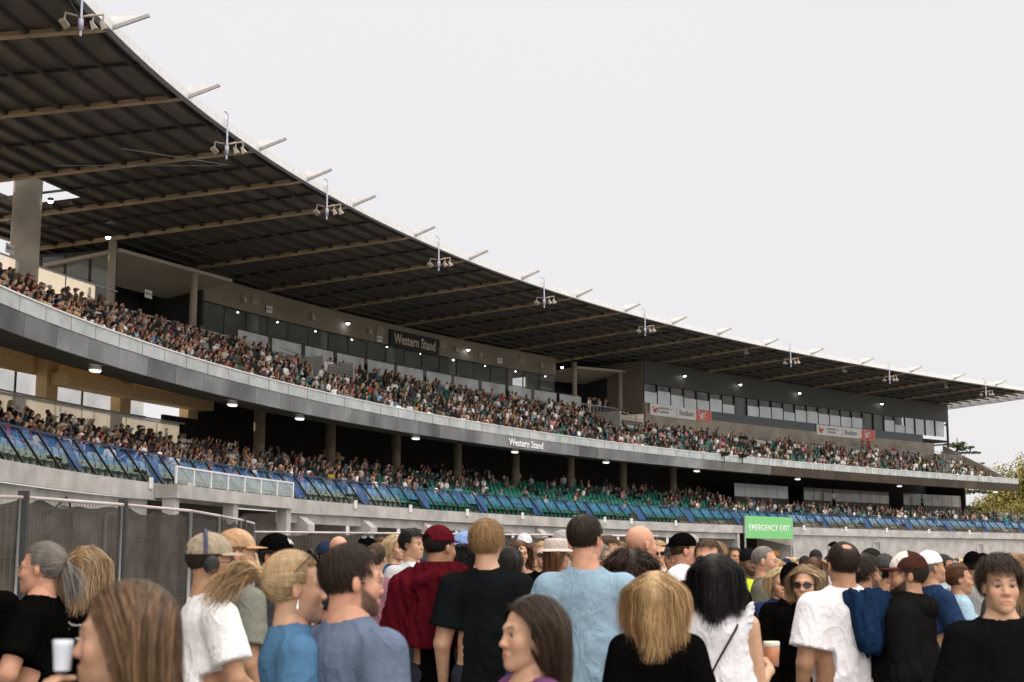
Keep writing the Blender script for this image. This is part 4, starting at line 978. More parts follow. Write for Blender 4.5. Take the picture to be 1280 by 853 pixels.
mr, mrM, mrJ, mrk = person(dict(sex='m', skin='tan', hair=('crop', 'black'), cap=((.085, .008, .013), 1), open=True, top=BLK, yaw=38, bulk=1.0, loose=.012, sleeve=.6), 550, 659, 8.7, 4,
       'man in maroon cap with a maroon sweater draped over his shoulders')
person(dict(sex='m', skin='fair', hair=('mop', 'light', (.36, .22, .10)), top=(.008, .009, .010), bulk=1.12, loose=.03, yaw=10), 609, 652, 8.4, 8,
       'man with curly light brown hair and black t-shirt seen from behind')
person(dict(sex='f', skin='fair', hair=('long', 'dark', (.05, .026, .014)), top=(.16, .06, .15), hlen=.46, jaw=.9, neck=.10, neckz=1.42), 660, 745, 4.5, -112,
       'blurred woman with long dark hair and purple top in the front, face turned left')
person(dict(sex='m', skin='pink', hair=('short', 'dark'), top=(.25, .36, .45), bulk=1.04, loose=.03, legs=(.10, .10, .075), short=True, yaw=30, hem=.80, ell=(-.27, .03, 1.12), wrl=(-.2, .24, 1.05), elr=(.30, .06, 1.14), wrr=(.16, .30, 1.08)), 732, 644, 7.6, 4,
       'tall man in pale blue t-shirt and khaki shorts seen from behind')
person(dict(sex='f', skin='tan', hair=('curly', 'dark', (.06, .03, .018)), top=(.72, .72, .76)), 786, 690, 9.2, -8,
       'woman with curly dark hair and white top beside the man in pale blue')
person(dict(sex='m', skin='pink', hair=('bald', 'light'), top=BLK, bulk=1.12, yaw=25, fat=1.06), 803, 657, 9.4, 40,
       'bald man in black t-shirt facing away to the right')
person(dict(sex='m', skin='pink', hair=('crop', 'brown'), cap=(BLK, -1), top=BLK, yaw=10), 857, 668, 10.8, 75,
       'man in black cap turned backwards')
person(dict(sex='m', skin='pink', hair=('short', 'brown'), top=BLK, glasses='dark', bulk=1.1, fat=1.06), 884, 674, 9.0, 196,
       'red-faced man in dark sunglasses and black top facing the camera')
person(dict(sex='m', skin='tan', hair=('crop', 'black'), cap=(WHT, -1), top=WHT, H=1.62), 856, 697, 8.6, 70,
       'person in white cap behind the blonde woman')
bl, blM, blJ, blk_ = person(dict(sex='f', skin='fair', hair=('wavy', 'blonde', (.30, .17, .08)), top=BLK, hlen=.37, yaw=15), 820, 716, 6.2, 2,
       'blonde woman with shoulder-length wavy hair and black top seen from behind')
wb, wbM, wbJ, wbk = person(dict(sex='f', skin='fair', hair=('wavy', 'black', (.012, .01, .01)), top=(.80, .79, .82), kind='blouse', sleeve=0., hlen=.36, hem=.98, legs=(.10, .17, .30), denim=True, loose=.024, yaw=14, elr=(.195, .02, 1.09), wrr=(.24, .25, 1.15), hdr=(-.2, .9, .3), pnr=(-1, 0, 0), curlr=1.1), 897, 694, 7.2, 12,
       'woman with long black hair in sleeveless white blouse and jeans holding a beer')
# ruffles on the blouse armholes and shoulder strap
r_ = MB()
for sg in (-1, 1):
    n = 40; a = np.linspace(-.3, np.pi+.6, n); sh = np.array([sg*.150, -.01, 1.415])*wbk
    base = sh+np.stack([np.full(n, sg*.0)-sg*.01, np.cos(a)*.072, np.sin(a)*.080-.01], 1); o_ = base+np.stack([sg*(.035+.006*np.sin(a*17)), .010*np.sin(a*15), .018+.008*np.cos(a*13)], 1)
    r_.grid([base, (base+o_)/2+[0, 0, .004], o_], 0, (.8, .79, .82))
deco(wb, r_, 'ruffle', M_cloth)
r_ = MB(); r_.tube([(.12*wbk, -.03, 1.46*wbk), (.09, -.115, 1.38*wbk), (0, -.145, 1.22*wbk), (-.07, -.15, 1.08*wbk), (-.13, -.13, .95*wbk)], .006, 6, 0, (.01, .01, .01)); deco(wb, r_, 'bag_strap', M_vcol)
person(dict(sex='m', skin='brown', hair=('short', 'black'), top=(.02, .02, .022), beanie=(.01, .01, .01), beard=.8, paint=lambda V, K, k: np.where((np.abs(V[:, 2]-1.15*k) < .018)[:, None] | (np.abs(np.abs(V[:, 0])-.09) < .02)[:, None], (.6, .6, .6), np.array((.62, .78, .05))*np.ones_like(K))), 937, 687, 13.4, 165,
       'steward in yellow high-visibility vest and black beanie', 'stewards')
person(dict(sex='m', skin='pink', hair=('crop', 'grey'), top=(.13, .125, .10), glasses='clear', beard=.5, bulk=1.15, fat=1.04, stub=None), 958, 683, 11.8, 110,
       'older man with short grey hair, glasses and olive grey t-shirt')
person(dict(sex='m', skin='fair', hair=('bob', 'pale', (.7, .55, .33)), top=(.018, .028, .075), H=1.60, loose=.03, paint=tee_graphic((.45, .5, .58), 8), elr=(.25, .02, 1.15), wrr=(.10, .27, 1.18), ell=(-.25, .02, 1.13), wrl=(-.06, .28, 1.12), jaw=.85), 976, 697, 10.9, 176,
       'blond boy with chin-length hair and navy t-shirt facing the camera')
person(dict(sex='f', skin='fair', hair=('long', 'light', (.5, .38, .24)), top=BLK, glasses='dark', hlen=.28, sleeve=1.6, bulk=1.05), 1006, 707, 9.0, 205,
       'smiling woman in dark sunglasses and black top beside the man in white')
person(dict(sex='m', skin='tan', hair=('short', 'black'), beanie=BLK, top=BLK), 990, 706, 10.2, 20, 'person in round black beanie half hidden behind the smiling woman')
ms, msM, msJ, msk = person(dict(sex='m', skin='tan', hair=('balding', 'dark'), top=(.82, .80, .83), glasses='up', bulk=1.16, loose=.034, yaw=-6, fat=1.05), 1052, 679, 8.0, -4,
       'balding man in white t-shirt with a navy sweater over one shoulder')
person(dict(sex='m', skin='tan', hair=('mop', 'dark'), top=(.05, .05, .06), glasses='clear', beard=.8, yaw=20), 1083, 695, 9.8, 60,
       'dark-haired man in glasses behind the shoulder of the man in white')
person(dict(sex='m', skin='tan', hair=('crop', 'black'), cap=((.02, .02, .022), 1), top=(.06, .06, .06)), 1086, 687, 12.5, -30, 'man in plain black cap above the dark-haired man in glasses')
person(dict(sex='m', skin='tan', hair=('short', 'dark'), cap=((.055, .022, .018), 1, (.72, .66, .62), (.075, .02, .018)), top=(.008, .008, .008), kind='hoodie', sleeve=1.95, beard=1., loose=.045, yaw=-20, bulk=1.15, fat=1.04, neck=.05), 1130, 692, 7.9, -62,
       'bearded man in brown and white cap and black hoodie facing left')
person(dict(sex='m', skin='tan', hair=('crop', 'grey'), cap=(WHT, -1), top=(.018, .035, .085), pitch=8, bulk=1.12, elr=(.27, .05, 1.12), wrr=(.10, .33, 1.10), hdr=(-.3, .9, .1)), 1165, 690, 10.8, 78,
       'man in white cap turned backwards and navy t-shirt looking right')
person(dict(sex='f', skin='tan', hair=('bun', 'auburn'), top=(.30, .43, .52), paint=tee_graphic((.62, .2, .1), 9), elr=(.25, .03, 1.12), wrr=(.06, .30, 1.12), ell=(-.25, .03, 1.12), wrl=(-.03, .30, 1.1)), 1200, 705, 11.2, 98,
       'woman with brown hair tied back and light blue printed t-shirt')
person(dict(sex='m', skin='fair', hair=('mop', 'dark', (.05, .028, .016)), top=(.006, .006, .0065), loose=.03, jaw=.98, fat=.93, neck=.085, neckz=1.435, bulk=.98), 1249, 696, 6.1, 184,
       'young man with dark curly fringe and black crew-neck t-shirt facing the camera')
person(dict(sex='f', skin='fair', hair=('long', 'light', (.3, .18, .09)), top=(.05, .05, .05)), 1268, 692, 9.5, 20, 'woman with light brown hair behind the curly-haired young man')
person(dict(sex='m', skin='tan', hair=('short', 'dark'), top=BLK, bulk=1.1, loose=.03, elr=(.27, .02, 1.14), wrr=(.28, .12, .92)), -38, 668, 7.2, -10, 'person in black t-shirt cut off by the left edge of the picture')
# middle distance, picked out of the crowd
MID = [
 (425, 670, 12.5, 150, 'm', 'bald', 'brown', (.03, .03, .03), 'pink', {}, 'man with shaved head behind the blonde ponytail'),
 (408, 679, 13.5, 150, 'f', 'long', 'dark', (.05, .05, .06), 'tan', dict(beanie=(.02, .03, .06)), 'person in dark blue beanie left of the shaved head'),
 (459, 671, 13.5, 165, 'm', 'crop', 'black', (.05, .06, .08), 'tan', dict(cap=(BLK, 1), glasses='up'), 'man in black cap with blue sunglasses on its brim'),
 (471, 680, 12., 10, 'f', 'bun', 'brown', (.25, .12, .15), 'fair', {}, 'woman with brown hair in a bun behind the slate blue shoulder'),
 (478, 672, 17., 170, 'm', 'short', 'auburn', (.3, .3, .3), 'tan', {}, 'man with reddish hair left of the pale blonde woman'),
 (496, 669, 14.5, 130, 'f', 'bob', 'pale', (.03, .06, .12), 'fair', {}, 'pale blonde woman in dark blue top beside the man in the open grey shirt'),
 (586, 666, 10.5, 60, 'f', 'curly', 'black', (.55, .56, .68), 'tan', dict(cap=((.22, .32, .58), -1)), 'person in sky blue cap and lilac top right of the maroon cap'),
 (640, 684, 9.8, 60, 'f', 'long', 'black', (.03, .03, .03), 'tan', dict(glasses='up'), 'woman with glossy black hair right of the man in black'),
 (650, 676, 14., 165, 'f', 'long', 'auburn', (.4, .25, .2), 'fair', {}, 'woman with long auburn hair in the gap beside the man in black'),
 (655, 668, 16., 190, 'm', 'crop', 'brown', (.7, .7, .7), 'tan', dict(cap=((.6, .6, .62), 1)), 'man in pale cap and white t-shirt in the gap behind the auburn hair'),
 (668, 679, 15., 185, 'f', 'long', 'brown', (.03, .035, .04), 'fair', dict(glasses='dark'), 'brown-haired woman in sunglasses in the gap left of the blonde in black'),
 (679, 677, 13.5, 180, 'f', 'tied', 'blonde', BLK, 'fair', dict(glasses='dark'), 'blonde woman in sunglasses and black sleeveless top'),
 (698, 676, 12.5, 75, 'f', 'long', 'auburn', (.2, .1, .1), 'fair', dict(hat=((.55, .47, .42), (.4, .33, .3)), glasses='dark'), 'woman in wide cream hat and sunglasses'),
 (707, 664, 14., 90, 'm', 'crop', 'brown', (.2, .2, .22), 'tan', dict(cap=((.35, .33, .34), -1)), 'man in grey cap above the cream hat'),
 (752, 680, 11.5, 100, 'm', 'short', 'grey', (.05, .09, .2), 'fair', dict(glasses='dark'), 'grey-haired man in sunglasses right of the pale blue t-shirt'),
 (762, 671, 13.5, 120, 'm', 'mop', 'brown', (.7, .7, .72), 'fair', {}, 'brown-haired young man in white shirt right of the pale blue t-shirt'),
 (775, 677, 16., 180, 'm', 'short', 'light', (.5, .2, .15), 'pink', {}, 'man with sandy hair left of the bald man'),
 (824, 676, 14.5, 185, 'f', 'tied', 'blonde', (.65, .6, .5), 'fair', dict(glasses='dark'), 'blonde woman in cream top between the bald man and the black cap'),
 (841, 681, 13.5, 190, 'm', 'crop', 'black', BLK, 'tan', dict(cap=((.05, .05, .055), 1)), 'man in charcoal cap and black t-shirt left of the backwards black cap'),
 (898, 677, 13.5, 60, 'f', 'long', 'light', (.4, .3, .25), 'fair', {}, 'woman with light brown hair behind the red-faced man'),
 (915, 690, 19., 180, 'f', 'long', 'auburn', (.3, .1, .1), 'fair', {}, 'small woman with red-brown hair left of the steward'),
 (917, 683, 18., 160, 'f', 'long', 'dark', (.04, .04, .04), 'tan', {}, 'dark-haired woman just left of the steward in the yellow vest'),
 (1006, 696, 19., 10, 'm', 'short', 'dark', (.05, .15, .35), 'tan', dict(cap=((.03, .03, .03), -1)), 'man in blue t-shirt and black cap behind the smiling woman'),
 (1017, 697, 15.5, 8, 'f', 'long', 'auburn', (.3, .3, .32), 'fair', {}, 'woman with straight auburn hair beside the balding head'),
 (1020, 688, 20., 175, 'm', 'short', 'dark', (.75, .75, .75), 'tan', dict(cap=((.03, .03, .03), 1), glasses='dark'), 'man in white t-shirt and dark cap left of the balding head'),
 (1105, 694, 11.2, 10, 'm', 'mop', 'black', (.1, .1, .12), 'tan', dict(cap=((.06, .06, .065), 1)), 'man in faded black cap behind the bearded man in the hoodie'),
 (1180, 693, 13., 110, 'm', 'short', 'dark', (.3, .35, .4), 'tan', dict(glasses='dark'), 'man in sunglasses behind the woman in light blue'),
 (1216, 691, 12.5, 20, 'm', 'crop', 'dark', (.32, .32, .33), 'tan', dict(cap=(BLK, -1)), 'man in black cap and grey t-shirt right of the woman in light blue'),
 (1227, 693, 13.8, 0, 'm', 'short', 'black', (.22, .26, .24), 'tan', dict(cap=(BLK, -1)), 'man in black cap and grey-green t-shirt left of the curly-haired young man'),
 (1028, 700, 24., 180, 'f', 'long', 'blonde', (.5, .1, .1), 'fair', {}, 'distant blonde woman in red just left of the balding head'),
]
for (x, y, d, fc, sx, st, hc_, top, sk, ex, lab) in MID:
    person(dict(sex=sx, skin=sk, hair=(st, hc_), top=top, legs=random.Random(x).choice([(.03, .04, .07), (.02, .02, .02), (.1, .09, .07)]), **ex), x, y, d, fc, lab)
# ------------------------------------------------------------------ things worn or held by the people in front
def sub(name, label): return next(o for o in C.objects if o.get('label', '') .startswith(label))
# headphones of the man in the khaki cap
o = sub('', 'man in khaki cap'); HMm = HS[o['label']]
m = MB(); a = np.linspace(-1.45, 1.45, 17); m.tube(np.stack([np.sin(a)*.098, -.03+0*a, .035+np.cos(a)*.112], 1), .0085, 8, 0, (.03, .04, .09))
for x in (-1, 1):
    F = Field((x*.1-.05, -.075, -.06), (x*.1+.05, .065, .06), .006); F.ell((x*.094, -.004, -.004), (.020, .037, .042), .01); V, Q = F.mesh(); m.add(V, Q, 0, (.01, .01, .011))
h = deco(o, m, 'headphones', M_vcol, True, HMm)
m = MB(); m.boxm(Matrix.Translation((-.03, -.17, 1.05)), .28, .14, .36, 0, (.16, .11, .07)); 
F = Field((-.2, -.32, .8), (.2, -.08, 1.3), .012); F.ell((0, -.19, 1.04), (.135, .08, .19), .02); V, Q = F.mesh(); m = MB(); m.add(V, Q, 0, (.15, .105, .065)); b = m.obj('backpack', M_cloth, None, True, label='brown backpack on the back of the man with headphones', cat='backpack'); b.location = o.location; b.rotation_euler = o.rotation_euler
# white interlocked letters on the black cap
o = sub('', 'bearded man in black baseball cap'); c = next(c for c in o.children if c.name.startswith('cap'))
for t, dx, dz in (('L', -.006, .003), ('A', .006, -.003)):
    tm = text_mesh('cap_letter', t, .042, M_white, c, Matrix.Translation((-dx, .0935, .088+dz)) @ Matrix.Rotation(R(180), 4, 'Z') @ Matrix.Rotation(R(62), 4, 'X'), depth=.002, bold=.0006)
# drop earring of the blonde woman
m = MB(); m.tube([(.0835*1, -.002, -.036), (.084, -.002, -.046)], .0022, 6); m.tube([(.084, -.002, -.046), (.085, -.003, -.066)], [.003, .0075], 8); e = deco(fb, m, 'earring', mat('silver', (.8, .75, .75), .25, .9, 0), False, fbM)
# collar of the denim shirt
m = MB(); n = 28; a = np.linspace(-2.3, 2.3, n)-np.pi/2; k = fbk
c0 = np.stack([np.cos(a)*.066, np.sin(a)*.062-.028, 1.455*k+.012*-np.sin(a)], 1); c1 = np.stack([np.cos(a)*.098, np.sin(a)*.092-.026, 1.417*k+.0*a], 1)
m.grid([c0, (c0+c1)/2+[0, 0, .012], c1], 0, (.065, .2, .38)); deco(fb, m, 'collar', M_cloth)
# maroon sweater worn as a cape
k = mrk; F = Field((-.40, -.34, .84*k), (.44, .30, 1.56*k), .0115)
F.cap((0, -.02, 1.40*k), (0, -.045, 1.08*k), .195, .22, .05, .70); F.cap((-.18, -.02, 1.41*k), (.18, -.02, 1.41*k), .092, .092, .06)
F.cap((-.21, -.015, 1.38*k), (-.275, .0, 1.12*k), .095, .105, .05); F.cap((.21, -.015, 1.38*k), (.285, -.01, 1.04*k), .095, .10, .05)
F.cap((-.1, -.07, 1.475*k), (.1, -.07, 1.475*k), .035, .035, .03); F.cap((.1, -.06, 1.47*k), (.17, .06, 1.40*k), .035, .035, .02); F.cap((-.1, -.06, 1.47*k), (-.17, .06, 1.40*k), .035, .035, .02)
def fn(g, f):
    x, y, z = g[..., 0], g[..., 1], g[..., 2]
    f = f-wob(g*[1, 1, .4], 4, 15)*.008-(1-np.abs(wob(g*[1.6, 1.2, .3], 6, 15)))**3*.022+.006
    f = np.maximum(f, (1.085*k-.06*(x > .15)-.08*np.clip(x-.12, 0, .1)+.012*np.sin(x*22))-z)
    f = np.maximum(f, .078-np.hypot(x, (y+.02)*1.1)-10*(z < 1.38*k))
    return np.maximum(f, y-.10-.5*np.abs(x))
_F0 = F.func(fn)
pth = [(-.225, -.02, 1.33), (-.18, -.10, 1.40), (-.095, -.145, 1.45), (0, -.125, 1.485), (.095, -.15, 1.44), (.175, -.13, 1.36), (.20, -.12, 1.30)]
for a_, b_ in zip(pth[:-1], pth[1:]): F.cap(np.array(a_)*[1, 1, k], np.array(b_)*[1, 1, k], .037, .037, .002)
F.cap((.24, -.07, 1.14*k), (.30, -.03, .92*k), .06, .045, .03, .6)
V, Q = F.mesh(); m = MB(); m.add(V, Q, 0, (.075, .006, .011)); o = m.obj('sweater', M_cloth, None, True, label='maroon sweater draped like a cape over the man in the maroon cap', cat='sweater'); o.location = mr.location; o.rotation_euler = mr.rotation_euler
# navy sweater on the shoulder of the balding man
k = msk; F = Field((-.2, -.36, 1.0*k), (.38, .22, 1.58*k), .0115)
F.cap((.02, -.12, 1.44*k), (.24, -.04, 1.40*k), .045, .05, .05); F.cap((.03, -.14, 1.44*k), (.05, -.20, 1.24*k), .062, .075, .05, .8); F.cap((.14, -.13, 1.43*k), (.12, -.20, 1.25*k), .055, .06, .05, .8)
F.cap((.18, -.1, 1.42*k), (.27, -.06, 1.34*k), .06, .04, .05)
V, Q = F.func(lambda g, f: f-wob(g*[1, 1, .5], 7, 16)*.014-(1-np.abs(wob(g*[1.6, 1.2, .4], 12, 16)))**3*.026+.008).mesh(); m = MB(); m.add(V, Q, 0, (.010, .024, .06)); o = m.obj('sweater', M_cloth, None, True, label='navy sweater hanging over the shoulder of the balding man in white', cat='sweater'); o.location = ms.location; o.rotation_euler = ms.rotation_euler
# embroidered patch on the white cap front and hood of the hoodie
o = sub('', 'bearded man in brown and white cap'); c = next(c for c in o.children if c.name.startswith('cap')); m = MB(); a = np.linspace(0, 6.28, 17)[:-1]
m.add(np.stack([.018*np.cos(a)*(1+.25*np.sin(3*a)), 0*a, .014*np.sin(a)], 1), [tuple(range(16))], 0, (.6, .28, .08)); deco(c, m, 'patch', M_vcol, False, Matrix.Translation((0, .089, .092)) @ Matrix.Rotation(R(-33), 4, 'X'))
k = o['_k']; F = Field((-.18, -.24, 1.30*k), (.18, .14, 1.62*k), .0115); F.ell((0, -.085, 1.445*k), (.125, .085, .075), .03); F.cap((-.09, -.02, 1.46*k), (.09, -.02, 1.46*k), .055, .055, .04)
F.ell((0, .0, 1.60*k), (.085, .095, .12), .03, 's'); V, Q = F.func(lambda g, f: f-wob(g, 3, 26)*.006).mesh(); m = MB(); m.add(V, Q, 0, (.008, .008, .008)); deco(o, m, 'hood', M_cloth)
# beer held by the woman in the white blouse
def cup_at(pos, col, fill, name, label, cat, r=.043, hh=.125, foam=True):
    e_ = empty(name, tuple(pos), label, cat)
    a = np.linspace(0, 2*np.pi, 25)[:-1]; prof = [(r*.80, 0), (r*.86, hh*.35), (r*.97, hh*.8), (r, hh), (r*.965, hh), (r*.93, hh*.8)]
    G = np.array([[(math.sin(t)*q, math.cos(t)*q, z) for t in a] for q, z in prof]); m = MB(); m.grid(G, 0, closed=True); m.add(G[0], [tuple(range(24))])
    if fill is not None:
        c_ = m.obj('cup', mat('clear_plastic', (.8, .8, .8), .1, 0, 0, spec=.6, alpha=.12), e_, True)
        m = MB(); prof = [(.001, .004), (r*.78, .004), (r*.84, hh*.35), (r*.93, hh*.78), (.001, hh*.78)]; m.grid([[(math.sin(t)*q, math.cos(t)*q, z) for t in a] for q, z in prof], 0, closed=True); m.obj('drink', mat('amber_beer', fill, .1, 0, .1, 30), e_, True)
        if foam: m = MB(); prof = [(.001, hh*.785), (r*.93, hh*.785), (r*.97, hh*.95), (r*.9, hh*1.0), (.001, hh*1.01)]; m.grid([[(math.sin(t)*q, math.cos(t)*q, z+.002*math.sin(t*5)) for t in a] for q, z in prof], 0, closed=True); m.obj('foam', mat('foam', (.8, .74, .62), .8), e_, True)
    else: m.obj('cup', mat('paper_cup', col, .5), e_, True)
    return e_
def hand_world(root, J, k, n='r', off=(0, .09, 0)):
    return root.matrix_basis @ Vector(tuple(J['wr'+n]+np.array(off)))
bpy.context.view_layer.update()
pw = hand_world(wb, wbJ, wbk, 'r', (.012, .10, .012)); cup_at(pw, None, (.45, .13, .02), 'beer_cup', 'clear plastic cup of amber beer held by the woman in the white blouse', 'cup')
pf = hand_world(fw, fwJ, fwk, 'l', (.02, -.048, .118)); cup_at(pf, (.62, .66, .74), None, 'white_cup', 'pale cup in the raised hand of the blurred woman in front', 'cup', .021, .062)
# black bag at the hip of the woman in the blouse
F = Field((-.36, -.26, .72), (-.02, .02, 1.02), .012); F.ell((-.17, -.13, .87), (.12, .05, .085), .02); V, Q = F.mesh(); m = MB(); m.add(V, Q, 0, (.012, .012, .013)); o = m.obj('shoulder_bag', M_vcol, None, True, label='small black bag at the hip of the woman in the white blouse', cat='bag'); o.location = wb.location; o.rotation_euler = wb.rotation_euler
# wristbands
for key, n in (('woman with blonde pony', 'r'), ('blond boy', 'r'), ('blond boy', 'l'), ('smiling woman', 'l'), ('man in white cap turned', 'r'), ('man in maroon cap', 'l')):
    o = sub('', key); k = o['_k']; pr = None
# ------------------------------------------------------------------ standing crowd on the field: copied figures in object-level colours
HAIRC['plain'] = (1, 1, 1); TPL = []
CR = []
for i, (sx, st, sk, ex) in enumerate([('m', 'short', 'tan', {}), ('m', 'crop', 'pink', dict(cap=((1, 1, 1), 1))), ('f', 'long', 'fair', {}), ('f', 'bob', 'tan', {}), ('m', 'mop', 'fair', {}), ('f', 'tied', 'fair', dict(glasses='dark')), ('m', 'crop', 'brown', dict(cap=((1, 1, 1), -1))), ('f', 'wavy', 'pink', dict(elr=(.25, .05, 1.14), wrr=(.10, .30, 1.15)))]):
    TPL.append(person(dict(sex=sx, skin=sk, hair=(st, 'plain'), top=(1, 1, 1), legs=(1, 1, 1), H=1.74 if sx == 'm' else 1.64, **ex), 640, 690, 26, 0, 'tpl%d' % i)[0])
CLOTH = {'black': BLK, 'charcoal': (.03, .03, .032), 'white': (.80, .79, .79), 'navy': (.015, .025, .06), 'grey': (.22, .22, .23), 'maroon': (.13, .015, .025), 'denim blue': (.10, .18, .30), 'olive': (.09, .09, .05), 'cream': (.55, .48, .38), 'rust': (.28, .09, .035), 'pink': (.52, .2, .26), 'teal': (.04, .19, .18), 'mustard': (.45, .27, .04), 'red': (.42, .025, .03), 'sky blue': (.25, .4, .55)}
WTS = [46, 14, 19, 8, 8, 3, 4, 4, 5, 2, 2, 2, 1, 2, 2]
cmat = lambda c: mat('cloth_'+c.replace(' ', '_'), CLOTH[c], .9, 0, .1, 9, bump=.15, spec=.15, attr=True)
HN = {'black': 'black', 'dark brown': 'dark', 'brown': 'brown', 'light brown': 'light', 'blonde': 'blonde', 'grey': 'grey', 'auburn': 'auburn'}
hmat = lambda h_: mat('hair_'+h_.replace(' ', '_'), HAIRC[HN[h_]], .5, 0, .25, 60, attr=True)
def setm(o, m_):
    o.material_slots[0].link = 'OBJECT'; o.material_slots[0].material = m_
rg = random.Random(21)
taken = [(o.location.x, o.location.y) for o in C.objects if o.name.startswith('person') and o.location.y < 25]
LM = [(-.3, 'by the mesh fence'), (.42, 'left of the man in maroon'), (.50, 'right of the maroon cap'), (.60, 'behind the pale blue t-shirt'), (.70, 'behind the bald man'), (.735, 'left of the green exit sign'), (.78, 'below the green exit sign'), (.86, 'behind the navy sweater'), (.93, 'behind the brown and white cap'), (2., 'at the right end')]
ground_n = 0; tries = 0
while ground_n < 112 and tries < 6000:
    tries += 1; Y = 13+36*rg.random()**.9; fx = rg.uniform(.33, 1.02); X = (fx*1280-640)/1780*Y
    if fx < .40 and Y < 20: continue
    if Y > 27 and fx < .55: continue
    if any((X-a)**2+(Y-b)**2 < .55**2 for a, b in taken): continue
    taken.append((X, Y)); t = rg.choice(TPL); top = rg.choices(list(CLOTH), WTS)[0]; hn = rg.choices(list(HN), [20, 22, 20, 10, 14, 5, 5])[0]
    sc_ = rg.uniform(.95, 1.045); lg = rg.choice(['black', 'navy', 'denim blue', 'charcoal', 'olive', 'cream']); capc = rg.choice(['black', 'navy', 'white', 'charcoal', 'olive', 'maroon'])
    male = t in (TPL[0], TPL[1], TPL[4], TPL[6]); hasc = any(c.name.startswith('cap') for c in t.children)
    kind = ('man' if male else 'woman'); lm = next(l for f_, l in LM if fx < f_)
    far = 'near' if Y < 20 else ('mid-distance' if Y < 32 else 'distant')
    if hasc: lab = f'{far} {kind}, {capc} cap, {top} top, {lm}'
    else: lab = f'{far} {kind}, {hn} hair, {top} top, {lm}'
    c = copy_tree(t, None, lab); c['group'] = 'people standing on the field'; c.location = (X, Y, 0); c.scale = (sc_,)*3; c.rotation_euler.z = R(rg.choice([rg.gauss(0, 35), rg.gauss(0, 60), rg.uniform(0, 360)]))
    for ch in c.children:
        if ch.name.startswith('t_shirt'): setm(ch, cmat(top))
        elif ch.name.startswith('trousers'): setm(ch, cmat(lg))
        elif ch.name.startswith('cap'): setm(ch, cmat(capc))
        elif ch.name.startswith('hair'): setm(ch, hmat(hn))
    ground_n += 1
for t in TPL:
    for ch in list(t.children): bpy.data.objects.remove(ch)
    bpy.data.objects.remove(t)
# ------------------------------------------------------------------ seats
def seat_mesh(lod=0):
    m = MB()
    if lod == 0:
        prof = [(.40, .415), (.38, .445), (.22, .435), (.06, .425), (.0, .45), (-.04, .55), (-.08, .70), (-.10, .80), (-.115, .845)]
        X = np.linspace(-.21, .21, 7); G = np.array([[(x*(1-.25*max(0, (i-6)/2.)**2), y+(-.10*(x/.21)**2*-1 if i > 4 else 0)*.5, z+(.03*(x/.21)**2 if i < 5 else 0)-(.05*(x/.21)**2 if i == 8 else 0)) for x in X] for i, (y, z) in enumerate(prof)])
        G2 = G+np.array([[[0, -.02, -.015]]*7]*9); m.grid(G, 0); m.grid(G2[::-1], 0)
        m.grid(np.stack([G[0], G2[0]], 0)[::-1], 0); m.grid(np.stack([G[-1], G2[-1]], 0), 0)
        m.grid(np.stack([G[:, 0], G2[:, 0]], 1), 0); m.grid(np.stack([G2[:, -1], G[:, -1]], 1), 0)
        m.box(-.03, .03, -.05, .2, .02, .42, 0)
    else:
        m.box(-.2, .2, 0, .38, .41, .45); m.boxm(Matrix.Translation((0, -.06, .64)) @ Matrix.Rotation(R(14), 4, 'X'), .40, .03, .42)
    return m
def seat_frame(s, row, tier):
    D, Z = (dl, zl) if tier == 'l' else (du, zu)
    return FR(s, D(row)+.08, Z(row)) @ Matrix.Rotation(math.pi, 4, 'Z')
def seat_ok(s, row, tier):
    f = ((s+6) % 6.65)
    if f < 1.15: return False
    if tier == 'u':
        for v in VOM:
            if abs(s-v[0]) < 1.8 and v[1]-.9 <= row <= v[2]+.5: return False
        if s > S_END-3.2: return False
        if row > 9 or (s > 74.2 and row > 6) or (s > 112 and row > 5): return False
    else:
        if s > S_END+6 or (s > 81 and row > 5): return False
    return True
SEATS = []
for tier, n in (('l', NL), ('u', NU)):
    for row in range(n):
        for s in np.arange(-8, S_END+6, .52):
            if not seat_ok(s, row, tier): continue
            F = seat_frame(s, row, tier); p = np.array(F.translation); fx, fy, d = proj(p+[0, 0, .6])
            if -.03 < fx < 1.03: SEATS.append((d, s, row, tier, F))
M_seatA = mat('seat_pale_green', (.30, .38, .33), .45, 0, .2, 3); M_seatB = mat('seat_green', (.035, .20, .14), .4, 0, .2, 3)
front = sorted([q for q in SEATS if q[3] == 'l' and q[2] < 3], key=lambda q: q[0]+q[2]*6)[:300]
fs = set((q[1], q[2]) for q in front)
sm = seat_mesh(0).mesh('seat', [M_seatA], True)
RN = ['front row', 'second row', 'third row']
for i, (d, s, row, tier, F) in enumerate(front):
    o = bpy.data.objects.new('stadium_chair', sm); C.objects.link(o); o.matrix_world = F
    near = s < 33
    blk = int((s+6)//6.65); nth = int(round((((s+6) % 6.65)-1.15)/.52))
    OR_ = ['first', 'second', 'third', 'fourth', 'fifth', 'sixth', 'seventh', 'eighth', 'ninth', 'tenth', 'eleventh', 'twelfth', 'thirteenth']
    tag(o, f'{OR_[max(0, min(12, nth))]} {"faded" if near else "deep"} green seat after the aisle, {RN[row]}, {OR_[blk+1]} block from the left', 'seat', 'green plastic seats in the front rows of the lower tier')
    if not near: setm(o, M_seatB)
    else: setm(o, M_seatA)
sv_ = seat_mesh(0); bv = np.concatenate(sv_.V); bf = [f for f in sv_.F]
lv_ = seat_mesh(1); lv = np.concatenate(lv_.V)
m = MB()
